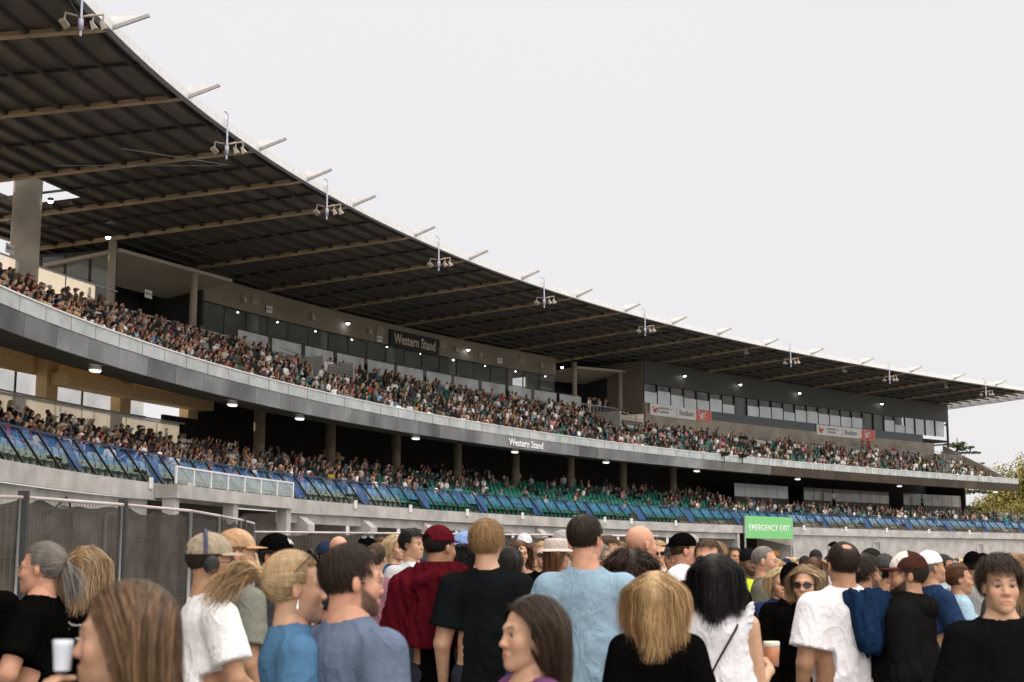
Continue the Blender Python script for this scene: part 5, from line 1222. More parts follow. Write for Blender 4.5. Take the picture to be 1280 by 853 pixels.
for (d, s, row, tier, F) in SEATS:
    if tier == 'l' and (s, row) in fs: continue
    t_ = sv_ if d < 75 and tier == 'l' else lv_; V = np.concatenate(t_.V); A = np.array(F); V = V@A[:3, :3].T+A[:3, 3]; o_ = m.n
    c_ = (.30, .38, .33) if (tier == 'l' and (s < 33 or s > 84) and row < 2) else (.03, .21, .15)
    k0 = rg.uniform(.75, 1.2); m.V.append(V); m.K.append(np.tile(np.array(c_)*k0, (len(V), 1)))
    for f_ in t_.F: m.F.append(f_+o_); m.M.append(np.zeros(len(f_), int))
    m.n += len(V)
m.obj('stadium_seats', mat('seat_paint', (1, 1, 1), .42, 0, .1, 3, attr=True), None, True, kind='stuff', label='rows of green plastic seats in both tiers of the stand', cat='seats')

# ------------------------------------------------------------------ seated spectators
def seated(h, pose, sex, hairst, seed, stand=False):
    """four surfaces (skin, top, legs, hair) of a seated or standing figure facing +Y, origin on the floor"""
    r = np.random.RandomState(seed); b = 1.+r.uniform(-.08, .14); z0 = .45 if not stand else .90; ly = .06 if pose == 'lean' else -.02
    hip = np.array([0, 0, z0+.02]); ch = hip+[0, ly+.02, .36]; nk = hip+[0, ly*2+.0, .53]; hd = nk+[0, .02+ly*.4, .145]
    lo = (-.42, -.3, 0); hi = (.42, .75, z0+1.05)
    S = Field(lo, hi, h); T = Field(lo, hi, h); L = Field(lo, hi, h); H_ = Field(lo, hi, h)
    S.ell(hd+[0, .005, 0], (.078, .092, .112), .02); S.cap(nk-[0, 0, .03], hd-[0, .01, .04], .055, .05, .02)
    T.cap(hip+[0, 0, .04], ch, .155*b, .155*b, .05, .75); T.cap(ch+[-.13, 0, .09], ch+[.13, 0, .09], .075, .075, .05)
    for sg in (-1, 1):
        sh = ch+[sg*.18, 0, .09]
        if pose == 'clap': el = sh+[sg*.05, .08, -.25]; wr = np.array([sg*.04, .30, ch[2]-.02])
        elif pose == 'phone' and sg > 0: el = sh+[.06, .14, -.2]; wr = hd+[.06, .30, -.03]
        elif pose == 'drink' and sg > 0: el = sh+[.08, .12, -.22]; wr = hd+[.05, .18, -.12]
        elif pose == 'fold': el = sh+[sg*.06, .02, -.26]; wr = np.array([-sg*.05, .20, ch[2]-.14])
        elif stand: el = sh+[sg*.05, 0, -.28]; wr = sh+[sg*.05, .07, -.53]
        else: el = sh+[sg*.06, .0, -.26]; wr = np.array([sg*.10, .30, z0+.14])
        T.cap(sh, sh+(el-sh)*.75, .062, .06, .02); S.cap(sh+(el-sh)*.6, el, .045, .042, .02); S.cap(el, wr, .042, .034, .01); S.ell(wr, (.04, .045, .045), .02)
        if stand: L.cap(hip+[sg*.09, 0, 0], (sg*.11, 0, .08), .095, .06, .04); L.cap((sg*.11, 0, .06), (sg*.11, .14, .04), .05, .04, .02)
        else: kn = np.array([sg*.13, .42, z0+.08]); L.cap(hip+[sg*.09, 0, .03], kn, .088, .07, .04); L.cap(kn, (sg*.13, .44, .08), .065, .05, .02); L.cap((sg*.13, .44, .05), (sg*.14, .58, .04), .05, .04, .02)
    hc = hd+[0, -.018, .025]
    H_.ell(hc, (.090, .102, .104), .0)
    if hairst == 'long': H_.cap(hd+[0, -.05, 0], hd+[0, -.07, -.22], .085, .07, .04)
    f_ = hd+[0, .085, -.045]; H_.ell(f_, (.078, .075, .105), .0, 's')
    if hairst == 'cap': H_.cap(hd+[0, .06, .065], hd+[0, .15, .05], .05, .04, .01, 1.)
    if hairst == 'hat': H_.ell(hd+[0, -.01, .07], (.15, .17, .02), .01)
    return [q.mesh() for q in (S, T, L, H_)]
def seated_mb(parts, cols=None):
    m = MB()
    for i, (V, Q) in enumerate(parts):
        if len(V): m.add(V, Q, i, cols[i] if cols else None)
    return m
POS = [('lap', 'm', 'short'), ('clap', 'f', 'long'), ('lean', 'm', 'cap'), ('drink', 'f', 'long'), ('fold', 'm', 'short'), ('phone', 'f', 'long'), ('lap', 'm', 'cap'), ('lap', 'f', 'long'), ('lean', 'm', 'hat')]
T_hi = [(seated(.024, p_, sx, hh_, i), p_, sx, hh_) for i, (p_, sx, hh_) in enumerate(POS)]
T_lo = [[seated(.05, p_, sx, hh_, i), p_, sx, hh_] for i, (p_, sx, hh_) in enumerate(POS)]
T_md = [[seated(.036, p_, sx, hh_, i), p_, sx, hh_] for i, (p_, sx, hh_) in enumerate(POS)]
T_st = [seated(.036, p_, 'm', hh_, 30+i, True) for i, (p_, hh_) in enumerate((('fold', 'short'), ('lap', 'long'), ('drink', 'cap')))]
M_sk = [mat('skin_'+k_, SKINC[k_], .55, 0, .06, 20, attr=True) for k_ in SKINC]
M_whitev = M_vcol
HM_ = [seated_mb(t[0]).mesh('spectator', [M_sk[0], M_sk[0], M_sk[0], M_sk[0]], True) for t in T_hi]
def seg(s, pts): return float(np.interp(s, [a for a, _ in pts], [b for _, b in pts]))
OCC_U = [(-10, .95), (30, .88), (38, .72), (45, .88), (58, .80), (66, .78), (74, .86), (84, .80), (95, .86), (112, .82), (122, .72)]
OCC_L = [(-10, .92), (20, .86), (34, .76), (41, .42), (48, .24), (62, .12), (72, .35), (80, .80), (118, .74), (126, .45)]
pp = []; rg = random.Random(77)
for (d, s, row, tier, F) in SEATS:
    if tier == 'l':
        if row < 2: continue
        oc = seg(s, OCC_L)*(.65 if row == 2 and s > 33 else 1)
        if 34 < s < 70 and row > 5: oc += .1
    else: oc = seg(s, OCC_U)
    cl = .5+.5*math.sin(s*1.9+row*2.3)*math.sin(s*.63-row)
    if rg.random() > oc*(.72+.48*cl): continue
    pp.append((d, s, row, tier, F @ Matrix.Rotation(R(rg.gauss(8, 24)), 4, 'Z') @ Matrix.Translation((rg.uniform(-.09, .09), rg.uniform(-.02, .14), rg.uniform(-.05, .06))) @ Matrix.Rotation(R(rg.gauss(-2, 5)), 4, 'X') @ Matrix.Scale(rg.uniform(.92, 1.06), 4)))
n_ind = 300-sum(1 for o in C.objects if o.get('category') == 'person')
vis = sorted(pp, key=lambda q: q[0])
ind = [q for q in vis if proj(np.array(q[4].translation)+[0, 0, 1.2])[0] > -.005 and (q[3] == 'l' or q[2] < 6)][:n_ind]; isid = set(id(q) for q in ind)
ORD = ['front', 'second', 'third', 'fourth', 'fifth', 'sixth', 'seventh', 'eighth', 'ninth', 'tenth', 'eleventh']
PL = {'lap': 'hands on lap', 'clap': 'clapping', 'lean': 'leaning forward', 'drink': 'raising a drink', 'fold': 'arms folded', 'phone': 'holding up a phone'}
for q in ind:
    d, s, row, tier, F = q; i = rg.randrange(len(T_hi)); _, po, sx, hh_ = T_hi[i]; top = rg.choices(list(CLOTH), WTS)[0]; hn = rg.choices(list(HN), [24, 30, 20, 7, 7, 3, 3])[0]; sk = rg.choice([0, 0, 1, 2, 2, 3, 4])
    o = bpy.data.objects.new('person', HM_[i]); C.objects.link(o); o.matrix_world = F
    capc = rg.choice(['black', 'navy', 'white', 'charcoal', 'maroon'])
    ms_ = [M_sk[sk], cmat(top), cmat(rg.choice(['black', 'navy', 'denim blue', 'charcoal', 'cream'])), hmat(hn) if hh_ not in ('cap', 'hat') else cmat(capc)]
    for j, m_ in enumerate(ms_): o.material_slots[j].link = 'OBJECT'; o.material_slots[j].material = m_
    hd_ = f'{hn} hair' if hh_ not in ('cap', 'hat') else (f'{capc} cap' if hh_ == 'cap' else f'{capc} hat')
    tag(o, f'{"lower" if tier == "l" else "upper"} tier spectator, {ORD[row]} row, {top} top, {hd_}, {PL[po]}', 'person', 'spectators seated in the stand')
m = MB(); caps = [(.02, .02, .02), (.03, .04, .08), (.6, .6, .6), (.1, .1, .1), (.15, .02, .03)]
PRE = {}
def bake(parts, F, cols, key=None):
    A = np.array(F)
    for (V, Q), c_ in zip(parts, cols):
        if not len(V): continue
        m.F.append(Q+m.n); m.M.append(np.zeros(len(Q), int)); m.V.append(V@A[:3, :3].T+A[:3, 3]); m.K.append(np.tile(np.array(c_, float), (len(V), 1))); m.n += len(V)
for q in pp:
    if id(q) in isid: continue
    d, s, row, tier, F = q; i = rg.randrange(len(POS)); src = T_md if d < 72 else T_lo; hh_ = POS[i][2]
    top = np.array(CLOTH[rg.choices(list(CLOTH), WTS)[0]])*rg.uniform(.8, 1.2); hc = HAIRC[HN[rg.choices(list(HN), [24, 30, 20, 7, 7, 3, 3])[0]]] if hh_ not in ('cap', 'hat') else rg.choice(caps)
    bake(src[i][0], F, (np.array(SKINC[rg.choice(['fair', 'pink', 'tan', 'tan', 'olive', 'brown'])])*.85, top, rg.choice([(.02, .02, .02), (.02, .03, .06), (.1, .17, .28), (.3, .27, .2)]), hc))
# people standing on the walkways and in the openings
ws = []
for k_ in range(26): ws.append((rg.uniform(34, 72), 12.6+rg.random(), 13.3))
for k_ in range(10): ws.append((rg.uniform(6, 21), 12.5+rg.random()*2, 13.3))
for k_ in range(18): ws.append((rg.uniform(34, 72), 9.8+rg.random()*2, 6.55))
for k_ in range(14): ws.append((rg.uniform(6, 26), 9.9+rg.random()*1.5, 6.55))
for k_ in range(10): ws.append((rg.uniform(68.5, 74), 12.3+rg.random()*1, 13.3))
for (s, d_, z_) in ws:
    F = FR(s, d_, z_) @ Matrix.Rotation(math.pi+R(rg.gauss(0, 60)), 4, 'Z'); top = np.array(CLOTH[rg.choices(list(CLOTH), WTS)[0]])
    bake(rg.choice(T_st), F, (SKINC[rg.choice(['fair', 'pink', 'tan'])], top, (.03, .04, .06), HAIRC[rg.choice(['dark', 'brown', 'black', 'blonde'])]))
m.obj('seated_crowd', M_vcol, None, True, kind='stuff', label='dense crowd of small spectators filling the upper and lower tiers', cat='crowd')
# a few standing figures one can tell apart
for (s, d_, z_, ti, top, leg, hr, lab) in [
    (9.5, 11.2, 12.6, 0, 'mustard', 'black', 'dark', 'man standing in mustard yellow shirt high in the upper tier at the left'),
    (35.0, 8.2, zu(6)+.05, 1, 'white', 'black', 'dark', 'man standing in white shirt beside the bar-railed stair opening of the upper tier'),
    (31.5, 12.0, 6.6, 1, 'cream', 'black', 'dark', 'person in cream t-shirt standing in the dark lower concourse'),
    (100.6, 9.0, 6.6, 1, 'white', 'black', 'black', 'person in white shirt standing between the lower suite windows'),
    (115.5, 9.0, 6.6, 0, 'teal', 'black', 'black', 'person in teal top standing beside the last lower suite window'),
    (105.5, 8.9, zu(7), 0, 'rust', 'black', 'black', 'steward in orange top below the right stadium banner'),
    (106.5, 8.9, zu(7), 0, 'red', 'black', 'black', 'second steward in red-orange top below the right stadium banner'),
    (81, 7.2, zu(5), 1, 'grey', 'denim blue', 'dark', 'man standing in jeans below the left stadium banner'),
    (36.5, 5.6, zl(4), 0, 'olive', 'black', 'brown', 'man standing in olive shirt in the lower tier crowd'),
    (127.5, 2.6, zl(1), 1, 'white', 'charcoal', 'dark', 'person in white shirt standing at the right end of the lower tier')]:
    mm = seated_mb(T_st[ti]).obj('person', [M_sk[0], cmat(top), cmat(leg), hmat(next(k for k in HN if HN[k] == hr))], None, True, label=lab, cat='person', group='people standing in the stand')
    mm.matrix_world = FR(s, d_, z_) @ Matrix.Rotation(math.pi, 4, 'Z')
# ------------------------------------------------------------------ signs on the stand
def sign_board(name, s, d, zc, wd, ht, face, label, cat='sign', th=.06, group=None):
    e = empty(name, (0, 0, 0), label, cat, group); e.matrix_world = FR(s, d, zc) @ Matrix.Identity(4)
    m = MB(); m.box(-wd/2, wd/2, 0, th, -ht/2, ht/2); b = m.obj('board', face, e); return e
TX = Matrix.Translation((0, -.012, 0)) @ Matrix.Rotation(R(90), 4, 'X')
e = sign_board('stand_sign', 51.65, 13.8, 17.0, 5.75, 1.2, M_blk, 'black Western Stand name board on the olive band under the roof')
text_mesh('lettering', 'Western Stand', 1.0, mat('cream_letters', (.62, .52, .42), .6), e, TX, bold=.014, sx=.80)
e = empty('fascia_lettering', (0, 0, 0), 'white Western Stand lettering on the grey balcony fascia', 'lettering'); e.matrix_world = FR(48.5, 2.56, 9.07)
text_mesh('letters', 'Western Stand', .62, mat('white_letters', (.85, .85, .85), .5), e, Matrix.Translation((0, -.08, 0)) @ Matrix.Rotation(R(90), 4, 'X'), bold=.012, sx=1.12)
e = sign_board('emergency_exit_sign', 77.5, .25, 4.28, 6.9, 1.72, M_green, 'large green EMERGENCY EXIT sign over the dark tunnel mouth'); text_mesh('lettering', 'EMERGENCY EXIT', .68, mat('white_letters', (.85, .85, .85)), e, Matrix.Translation((0, 0, -.05)) @ TX, sx=1.0, bold=.004, space=1.12)
m = MB(); m.box(-.06, .06, 0, .1, -3.4, .8); p = m.obj('post', M_steel, e); p.location = (-3.5, 0, 0); p = m.obj('post', M_steel, e); p.location = (3.5, 0, 0)
def lion(mb, x0, z0, s, m=0):
    """a heraldic beast in heavy strokes"""
    st = [[(0, .2), (.15, .55), (.5, .7), (.85, .6), (1.0, .85)], [(.15, .5), (.05, .1), (-.05, -.1)], [(.5, .65), (.45, .25), (.6, .0), (.75, -.05)], [(.8, .6), (.95, .3), (1.2, .35)], [(.05, .35), (-.3, .5), (-.35, .8), (-.1, .95), (0, .8)], [(1.0, .85), (1.15, .75), (1.05, .6)], [(.3, .6), (.25, .3), (.3, .05)]]
    for q in st: mb.tube([(x0+a*s, -.01, z0+b*s) for a, b in q], .085*s, 6, m)
for s, d_, zc, lab, wd in ((79.6, 10.0, 14.2, 'white stadium banner with red lion at the left end of the suite block', 8.9), (104.5, 10.0, 14.15, 'white stadium banner with red lion near the right end of the suite block', 9.8)):
    e = sign_board('stadium_banner', s, d_, zc, wd, .98, M_sign, lab, 'banner')
    text_mesh('lettering', 'UNIVERSITY of\nTASMANIA', .30, M_grt, e, Matrix.Translation((-3.3, 0, 0)) @ TX, 'LEFT'); text_mesh('lettering', 'Stadium', .66, M_grt, e, Matrix.Translation((-.35, 0, 0)) @ TX, 'LEFT', bold=.01)
    m = MB(); m.box(-.72, -.68, -.02, 0, -.4, .4); lion(m, -wd/2+.5, -.25, .5, 1); m.obj('emblem', [M_grt, M_red], e)
    m = MB(); m.box(wd/2-2.3, wd/2-.05, -.015, 0, -.48, .48, 0); lion(m, wd/2-1.7, -.32, .75, 1); m.obj('lion_panel', [mat('lion_ground', (.66, .12, .10), .5), M_sign], e)
for s, d_, z, lab, txt in [(13.2, 11.2, 15.0, 'bay number plate on the big round column', 'BAY 1'), (25.6, 12.9, 15.6, 'bay number plate on the dark wall of the left recess', 'BAY 2'), (37.2, 13.9, 16.95, 'small white bay plate at the left of the olive band', 'BAY 3'), (48.0, 13.9, 16.75, 'white bay plate touching the left edge of the Western Stand board', 'BAY 4'), (61.3, 13.9, 16.95, 'white bay plate on the olive band near its right end', 'BAY 5')]:
    e = sign_board('bay_plate', s, d_, z, .62, .42, M_sign, lab, 'sign', .03, 'bay number plates'); text_mesh('lettering', txt, .2, M_grt, e, TX)
def landmark(s): return 'left of the terrace' if s < 10 else ('near the terrace' if s < 23 else ('left part of the concrete beam' if s < 45 else ('left of the exit sign' if s < 69 else 'right of the exit sign')))
for i, s in enumerate([5.8, 8.7 if 0 else 9.2, 25.5, 31.5, 38.0, 44.6, 51.2, 55.0, 58.5, 64.5, 83, 89.5, 96, 103, 110]):
    m = MB(); m.box(-.16, .16, 0, .03, -.2, .2); o = m.obj('row_plate', M_sign, label=f'small white plate {["first","second","third","fourth","fifth","sixth","seventh","eighth","ninth","tenth","eleventh","twelfth","thirteenth","fourteenth","fifteenth"][i]} from the left on the pale beam', cat='sign', group='white plates on the front beam'); o.matrix_world = FR(s, .45, 4.38)
for i, s in enumerate([23.4, 28.9, 35.5, 42.2, 48.8, 55.5, 62.1]):
    m = MB(); m.box(-.16, .16, 0, .03, -.2, .2); o = m.obj('corbel_plate', M_sign, label=f'white letter plate {["first","second","third","fourth","fifth","sixth","seventh"][i]} corbel from the left under the stand', cat='sign', group='letter plates on the corbels'); o.matrix_world = FR(s+.6, .1, 3.1)
# ------------------------------------------------------------------ lights
ON = ['first', 'second', 'third', 'fourth', 'fifth', 'sixth', 'seventh', 'eighth', 'ninth', 'tenth', 'eleventh', 'twelfth', 'thirteenth', 'fourteenth', 'fifteenth', 'sixteenth', 'seventeenth', 'eighteenth', 'nineteenth', 'twentieth', 'twenty-first', 'twenty-second']
for i, s in enumerate([6.9, 18.5, 24.9, 37, 48.4, 59.8, 72, 86.7, 102.9, 119.8]):
    e = empty('soffit_light', (0, 0, 0), f'{ON[i]} oval soffit light from the left under the balcony fascia', 'lamp', 'oval lights under the balcony'); e.matrix_world = FR(s, 3.3, 8.60)
    a = np.linspace(0, 2*np.pi, 19)[:-1]; m = MB(); m.grid([[(.34*math.cos(t)*q, .2*math.sin(t)*q, z) for t in a] for q, z in ((.9, .12), (1, .05), (1, 0))], 0, closed=True); m.obj('housing', M_white, e, True)
    m = MB(); m.grid([[(.33*math.cos(t)*q, .19*math.sin(t)*q, z) for t in a] for q, z in ((1, 0), (.8, -.06), (.01, -.08))], 0, closed=True); m.obj('diffuser', mat('soffit_diffuser', (1, .93, .82), .4, emit=1.3, var=0), e, True)
k_ = 0
for s in [15.9, 22.3, 44.5, 57.4, 68.6, 80, 88, 97, 110.5]:
    dd, zz = (12.9 if s > 17 else 11.3, 17.85) if s < 30 else ((13.7, 17.25) if s < 70 else (9.9, 17.4)); e = empty('downlight', (0, 0, 0), f'{ON[k_]} bright white downlight from the left under the roof', 'lamp', 'bright downlights under the roof'); k_ += 1
    e.matrix_world = FR(s, dd, zz); m = MB(); m.tube([(0, 0, .02), (0, 0, .16)], .13, 12); m.obj('housing', M_black, e); m = MB(); m.tube([(0, 0, -.06), (0, 0, .015)], [.08, .13], 12); m.obj('lens', M_lampw, e)
for i, s in enumerate(np.arange(35.2, 69, 3.6)):
    m = MB(); m.tube([(0, 0, 0), (0, 0, .05)], .05, 8); o = m.obj('ceiling_spot', M_lampw, label=f'{ON[i]} tiny ceiling spot from the left behind the lounge glass', cat='lamp', group='tiny spots in the lounge ceiling'); o.matrix_world = FR(float(s), 14.6, 16.45)
# small boxes on the olive band: louvres and speakers
for s, lab in ((36.0, 'square louvre at the left end of the olive band'), (48.1, 'square louvre left of the Western Stand board'), (54.9, 'square louvre right of the Western Stand board'), (64.0, 'square louvre near the right end of the olive band')):
    e = empty('louvre', (0, 0, 0), lab, 'vent', 'louvres in the olive band'); e.matrix_world = FR(s, 13.95, 17.35); m = MB(); m.box(-.42, .42, -.02, .02, -.32, .32); m.obj('frame', M_conc2, e); m = MB()
    for z in np.arange(-.24, .27, .09): m.boxm(Matrix.Translation((0, -.04, z)) @ Matrix.Rotation(R(35), 4, 'X'), .7, .08, .015)
    m.obj('slats', M_raft, e)
for i, s in enumerate((34.8, 41.2, 46.9, 56.2, 66.2, 59)):
    m = MB(); m.box(-.12, .12, -.22, 0, -.14, .14); m.box(-.03, .03, -.1, .02, .1, .3); o = m.obj('wall_speaker', mat('cream_plastic', (.5, .44, .36), .5), label=f'{ON[i]} small cream speaker box from the left on the olive band', cat='speaker', group='speaker boxes on the olive band'); o.matrix_world = FR(s, 13.95, 17.1)
# floodlights on hooked poles at the roof's edge
def flood(s, pole, i):
    e = empty('roof_floodlight', (0, 0, 0), f'{ON[i]} floodlight bracket from the left along the roof edge' + (' with hooked white pole' if pole else ', without a pole'), 'floodlight', 'floodlights along the roof edge'); e.matrix_world = FR(s, -.25 if pole else 1.0, 18.62)
    if pole:
        m = MB(); m.tube([(0, 0, -1.3), (0, 0, .45), (-.03, 0, .55), (-.12, .05, .62), (-.25, .1, .58)], .038, 8); m.box(-.07, .07, -.06, .06, -1.1, -.75); m.obj('pole', mat('lilac_white', (.42, .42, .52), .4), e, True)
        m = MB(); m.tube([(-.05, .0, -.75), (-.45, .5, .1)], .025, 5); m.obj('stay', M_black, e)
    for j, (x, y) in enumerate(((-.15, .45), (.1, -.35), (.12, -.65)) if pole else ((.3, 0), (.6, 0))):
        m = MB(); A = Matrix.Translation((x, y, -.95 if pole else -.5)) @ Matrix.Scale(.56, 4) @ Matrix.Rotation(R(-25), 4, 'X') @ Matrix.Rotation(R(20 if j == 0 else -12), 4, 'Y')
        if j == 0 and pole: m.boxm(A, .62, .34, .2)
        else:
            a = np.linspace(0, 2*np.pi, 5)[:-1]+np.pi/4; G = np.array([[tuple(A @ Vector((math.cos(t)*q, math.sin(t)*q*.8, z))) for t in a] for q, z in ((.12, .28), (.17, .1), (.27, -.22))]); m.grid(G, 0, closed=True); m.add(G[0], [(0, 1, 2, 3)])
        m.tube([tuple(A @ Vector((0, 0, .1))), (x*.8, y, -.6 if pole else .0)], .03, 6)
        if pole: m.tube([(x*.8, y, -.6), (0, 0, -.7)], .03, 6)
        m.obj('lamp_head', mat('floodlight_shell', (.36, .31, .26), .5), e)
fl = [(-3.5, 1), (10, 1), (20.4, 1), (33.1, 1), (46.1, 1), (59.5, 1), (75.5, 0), (80.6, 1), (90.5, 0), (96.3, 1), (107.5, 0), (113, 1)]
for i, (s, p_) in enumerate(fl): flood(s, p_, i)
# hanging cables and a bracing rod under the roof
for (a, b, lab) in (((3.6, 6.6, 18.2), (3.6, 6.6, 15.9), 'thin pale cable hanging under the roof at the upper left'), ((14.0, 1.8, 18.3), (11.2, 8.0, 17.9), 'diagonal bracing rod under the second roof bay'), ((14.1, 1.6, 18.35), (9.9, 4.2, 18.0), 'short bracing rod crossing under the second roof bay')):
    m = MB(); m.tube([P(*a), P(*b)], .018, 5); m.obj('cable', M_steel, label=lab, cat='cable')
# camera crews' gear on the fascia rail
for i, s in enumerate((74.4, 77.0)):
    m = MB(); m.box(-.2, .2, -.3, .3, -.1, .2); m.tube([(0, 0, -.6), (0, 0, 0)], .04, 6); m.tube([(0, -.3, .05), (0, -.5, .05)], .07, 8); o = m.obj('camera_mount', M_black, label=('left' if i == 0 else 'right')+' black camera mount on the balcony rail', cat='camera', group='camera mounts on the rail'); o.matrix_world = FR(s, 2.3, 9.95)

# ------------------------------------------------------------------ mesh fences in front of the stand
def net_x(m, t, b):
    N = t.nodes.new; L = t.links.new; tc = N('ShaderNodeTexCoord'); sp = N('ShaderNodeSeparateXYZ'); L(tc.outputs['Object'], sp.inputs[0])
    n = N('ShaderNodeTexNoise'); n.inputs['Scale'].default_value = 2.2; n.inputs['Detail'].default_value = 4; L(tc.outputs['Object'], n.inputs['Vector'])
    r = N('ShaderNodeMapRange'); r.inputs['From Min'].default_value = .35; r.inputs['From Max'].default_value = .7; r.inputs['To Min'].default_value = .88; r.inputs['To Max'].default_value = .985; L(n.outputs[0], r.inputs[0]); L(r.outputs[0], b.inputs['Alpha'])
M_net = mat('shade_net', (.066, .056, .045), .9, 0, .3, 4, spec=.1, extra=net_x)
FP = [(-9.5, 14.6), (-7.6, 15.9), (-5.95, 17.4), (-5.35, 19.7), (-4.95, 22.1), (-5.0, 24.5), (-5.1, 27.0), (-5.3, 29.5), (-3.1, 30.8), (-.9, 32.0), (1.3, 33.2), (3.5, 34.6)]
for i, (a, b) in enumerate(zip(FP[:-1], FP[1:])):
    a = Vector((*a, 0)); b = Vector((*b, 0)); L_ = (b-a).length; ang = math.atan2(b.y-a.y, b.x-a.x); hh = 2.42 if i < 7 else 2.25
    e = empty('temporary_fence', tuple(a), f'{ON[i]} temporary mesh fence panel from the left with dark shade netting', 'fence', 'temporary fence panels', ang)
    for x in (0.03, L_-.03): m = MB(); m.tube([(x, 0, 0), (x, 0, hh)], .022, 8); m.obj('post', M_steel, e, True)
    m = MB(); m.tube([(0, 0, hh), (L_, 0, hh)], .022, 8); m.obj('top_rail', mat('pinkish_rail', (.55, .48, .46), .5), e, True)
    m = MB()
    for x in np.arange(.1, L_, .075): m.tube([(x, 0, .15), (x, 0, hh-.02)], .0028, 3, cap=False)
    for z in np.arange(.2, hh, .3): m.tube([(0, .004, z), (L_, .004, z)], .0028, 3, cap=False)
    m.obj('wire_mesh', mat('dull_wire', (.13, .125, .12), .6), e)
    x_ = np.linspace(.02, L_-.02, 17); z_ = np.linspace(.05, 1, 9); sag = .06*np.abs(np.sin(x_*2.3+i))+.03*np.sin(x_*7+i)
    G = np.array([[(x, .02+.02*math.sin(x*6+z*9+i), z*(hh-.03-sg)) for x, sg in zip(x_, sag)] for z in z_]); m = MB(); m.grid(G)
    m.obj('shade_net', M_net, e, True)
    m = MB(); m.box(-.05, L_*.0+.25, -.28, .28, 0, .14); m.obj('foot_block', mat('fence_foot', (.10, .10, .10), .8), e)
for (x, y, lab) in ((-5.95, 17.38, 'thick dark post of the mesh fence at the far left'), (-5.36, 19.68, 'thinner dark fence post left of the headphones man'), (-5.15, 27.4, 'grey box-like post at the corner of the mesh fence')):
    m = MB(); m.box(-.06, .06, -.04, .04, 0, 2.5); o = m.obj('fence_post', mat('dark_post', (.05, .05, .05), .6), label=lab, cat='post', group='dark posts of the mesh fence'); o.location = (x, y+.06, 0)
m = MB(); m.box(-.9, .9, -.3, .3, .0, 2.15); o = m.obj('dark_cabinet', M_black, label='tall black cabinet behind the corner of the mesh fence', cat='cabinet'); o.location = (-5.6, 31.2, 0)
# steel scaffolding rails by the exit tunnel and pipes on the right wall
for i, s in enumerate((94.5, 112, 121)):
    m = MB(); F = FR(s, .6, 0); m.tube([F @ Vector(q) for q in ((-.5, 0, .5), (-.5, 0, 3.2), (-.35, 0, 3.35), (.35, 0, 3.35), (.5, 0, 3.2), (.5, 0, .5))], .06, 8); m.obj('wall_pipe', M_conc, None, True, label=f'{["left","middle","right"][i]} bent pipe on the pale wall right of the exit sign', cat='pipe', group='bent pipes on the right wall')
m = MB(); m.box(-1.2, 1.2, -.1, .1, 1.9, 2.3); o = m.obj('orange_sign', mat('orange_board', (.5, .22, .03), .5), label='small orange board in the mouth of the exit tunnel', cat='sign'); o.matrix_world = FR(79.5, 1.5, .2)

# ------------------------------------------------------------------ trees at the right end
m = MB(); rf_ = random.Random(5); nfc = 0
while nfc < 520:
    Y = rf_.uniform(44, 104); fx = rf_.uniform(.40, 1.03); X = (fx*1280-640)/1780*Y
    if Y > np.interp(fx, [.40, .5, .62, .75, .88, 1.03], [52, 66, 80, 92, 104, 104]): continue
    F = Matrix.Translation((X, Y, 0)) @ Matrix.Rotation(R(rf_.uniform(0, 360)), 4, 'Z') @ Matrix.Scale(rf_.uniform(.93, 1.08), 4); top = np.array(CLOTH[rf_.choices(list(CLOTH), WTS)[0]])
    bake(rf_.choice(T_st), F, (SKINC[rf_.choice(['fair', 'pink', 'tan', 'olive'])], top, rf_.choice([(.02, .02, .02), (.03, .04, .07), (.1, .16, .26)]), HAIRC[rf_.choice(['dark', 'brown', 'black', 'black', 'light', 'blonde'])])); nfc += 1
m.obj('field_crowd', M_vcol, None, True, kind='stuff', label='far part of the crowd standing on the field below the stand', cat='crowd')
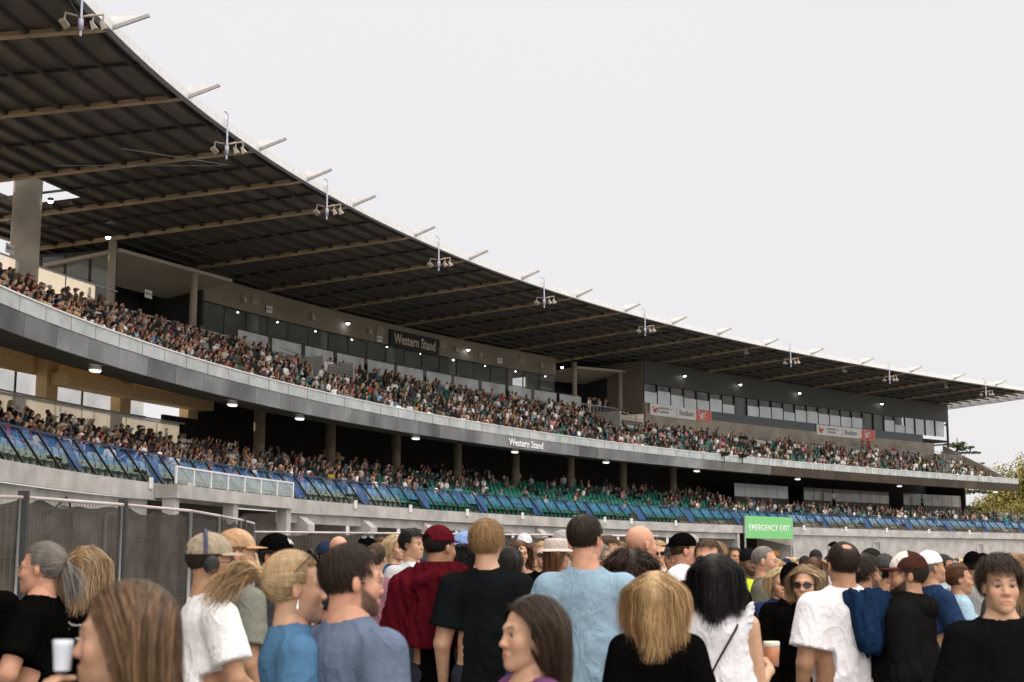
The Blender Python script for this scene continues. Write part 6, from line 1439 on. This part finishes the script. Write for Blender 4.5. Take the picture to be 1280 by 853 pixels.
def tree(name, label, loc, H, kind, seed, group='trees beyond the right end of the stand'):
    r = np.random.RandomState(seed); e = empty(name, loc, label, 'tree', group)
    m = MB(); lm = MB(); cf = []
    top = np.array([r.normal()*.3, r.normal()*.3, H]); m.tube([(0, 0, -.2), (.05*H*.1, 0, H*.3), (top*.7), top], [H*.022, H*.017, H*.010, H*.003], 9)
    nb = 46 if kind == 'conifer' else 60
    for k in range(nb):
        t = r.uniform(.16, .98); base = np.array([top[0]*t, top[1]*t, H*t]); az = r.uniform(0, 6.28)
        if kind == 'conifer': ln = H*(.34*(1-t)**.7+.05)*r.uniform(.6, 1.25); up = r.uniform(-.05, .18)
        else: ln = H*.36*math.sin(min(1, t+.1)*math.pi)**.6*r.uniform(.6, 1.1)+.3; up = r.uniform(.1, .8)
        dr = np.array([math.cos(az), math.sin(az), up]); p1 = base+dr*ln*.5; p2 = base+dr*ln+[0, 0, (-.04 if kind == 'conifer' else .1)*ln]
        m.tube([base, p1, p2], [H*.005, H*.003, H*.001], 5, cap=False)
        n = int((120 if kind == 'conifer' else 260)*ln/(.2*H))
        u = r.uniform(.25, 1.05, n)[:, None]; c = base+(p2-base)*u
        if kind == 'conifer': c = c+r.normal(size=(n, 3))*[.035*H, .035*H, .006*H]*(1.15-u)*1.3
        else: c = c+r.normal(size=(n, 3))*.045*H*(.6+u*.6)
        cf.append(c)
    c = np.concatenate(cf); n = len(c); s_ = (.013*H if kind == 'conifer' else .014*H)*r.uniform(.6, 1.4, (n, 1))
    a = r.normal(size=(n, 3)); a[:, 2] *= .35 if kind == 'conifer' else 1.; a /= np.linalg.norm(a, axis=1)[:, None]; b = np.cross(a, r.normal(size=(n, 3))); b /= np.linalg.norm(b, axis=1)[:, None]
    V = np.stack([c-a*s_, c-b*s_*.5, c+a*s_, c+b*s_*.5], 1).reshape(-1, 3); tone = r.uniform(.6, 1.35, (n, 1)); base = np.array((.040, .065, .022) if kind == 'conifer' else (.17, .15, .022)); K = np.repeat(base*tone, 4, axis=0)
    m.obj('trunk', mat('bark', (.09, .065, .045), .9, 0, .3, 8, .5, 20), e, True)
    lm.add(V, np.arange(4*n).reshape(-1, 4), 0, K); lm.obj('crown', mat('foliage', (1, 1, 1), .6, 0, .2, 2, attr=True), e)
def at(px, d): return ((px-640)/1780*d, d, 0)
tree('cedar_tree', 'tall dark cedar with flat layered branches seen through the end frame of the stand', at(1192, 172), 16.4, 'conifer', 3)
tree('cedar_tree', 'sparse cedar branches reaching right past the end of the stand', at(1178, 185), 15.2, 'conifer', 8)
tree('broadleaf_tree', 'sunlit yellow-green tree at the right edge above the balcony', at(1288, 165), 13.6, 'leafy', 5)
tree('broadleaf_tree', 'dark green tree between the two tiers at the right end', at(1238, 175), 9.5, 'leafy', 6)
tree('broadleaf_tree', 'low dark tree at the right edge below the balcony', at(1272, 160), 8.2, 'leafy', 9)
tree('broadleaf_tree', 'background tree behind the right stair flank', at(1258, 200), 11.5, 'leafy', 14)
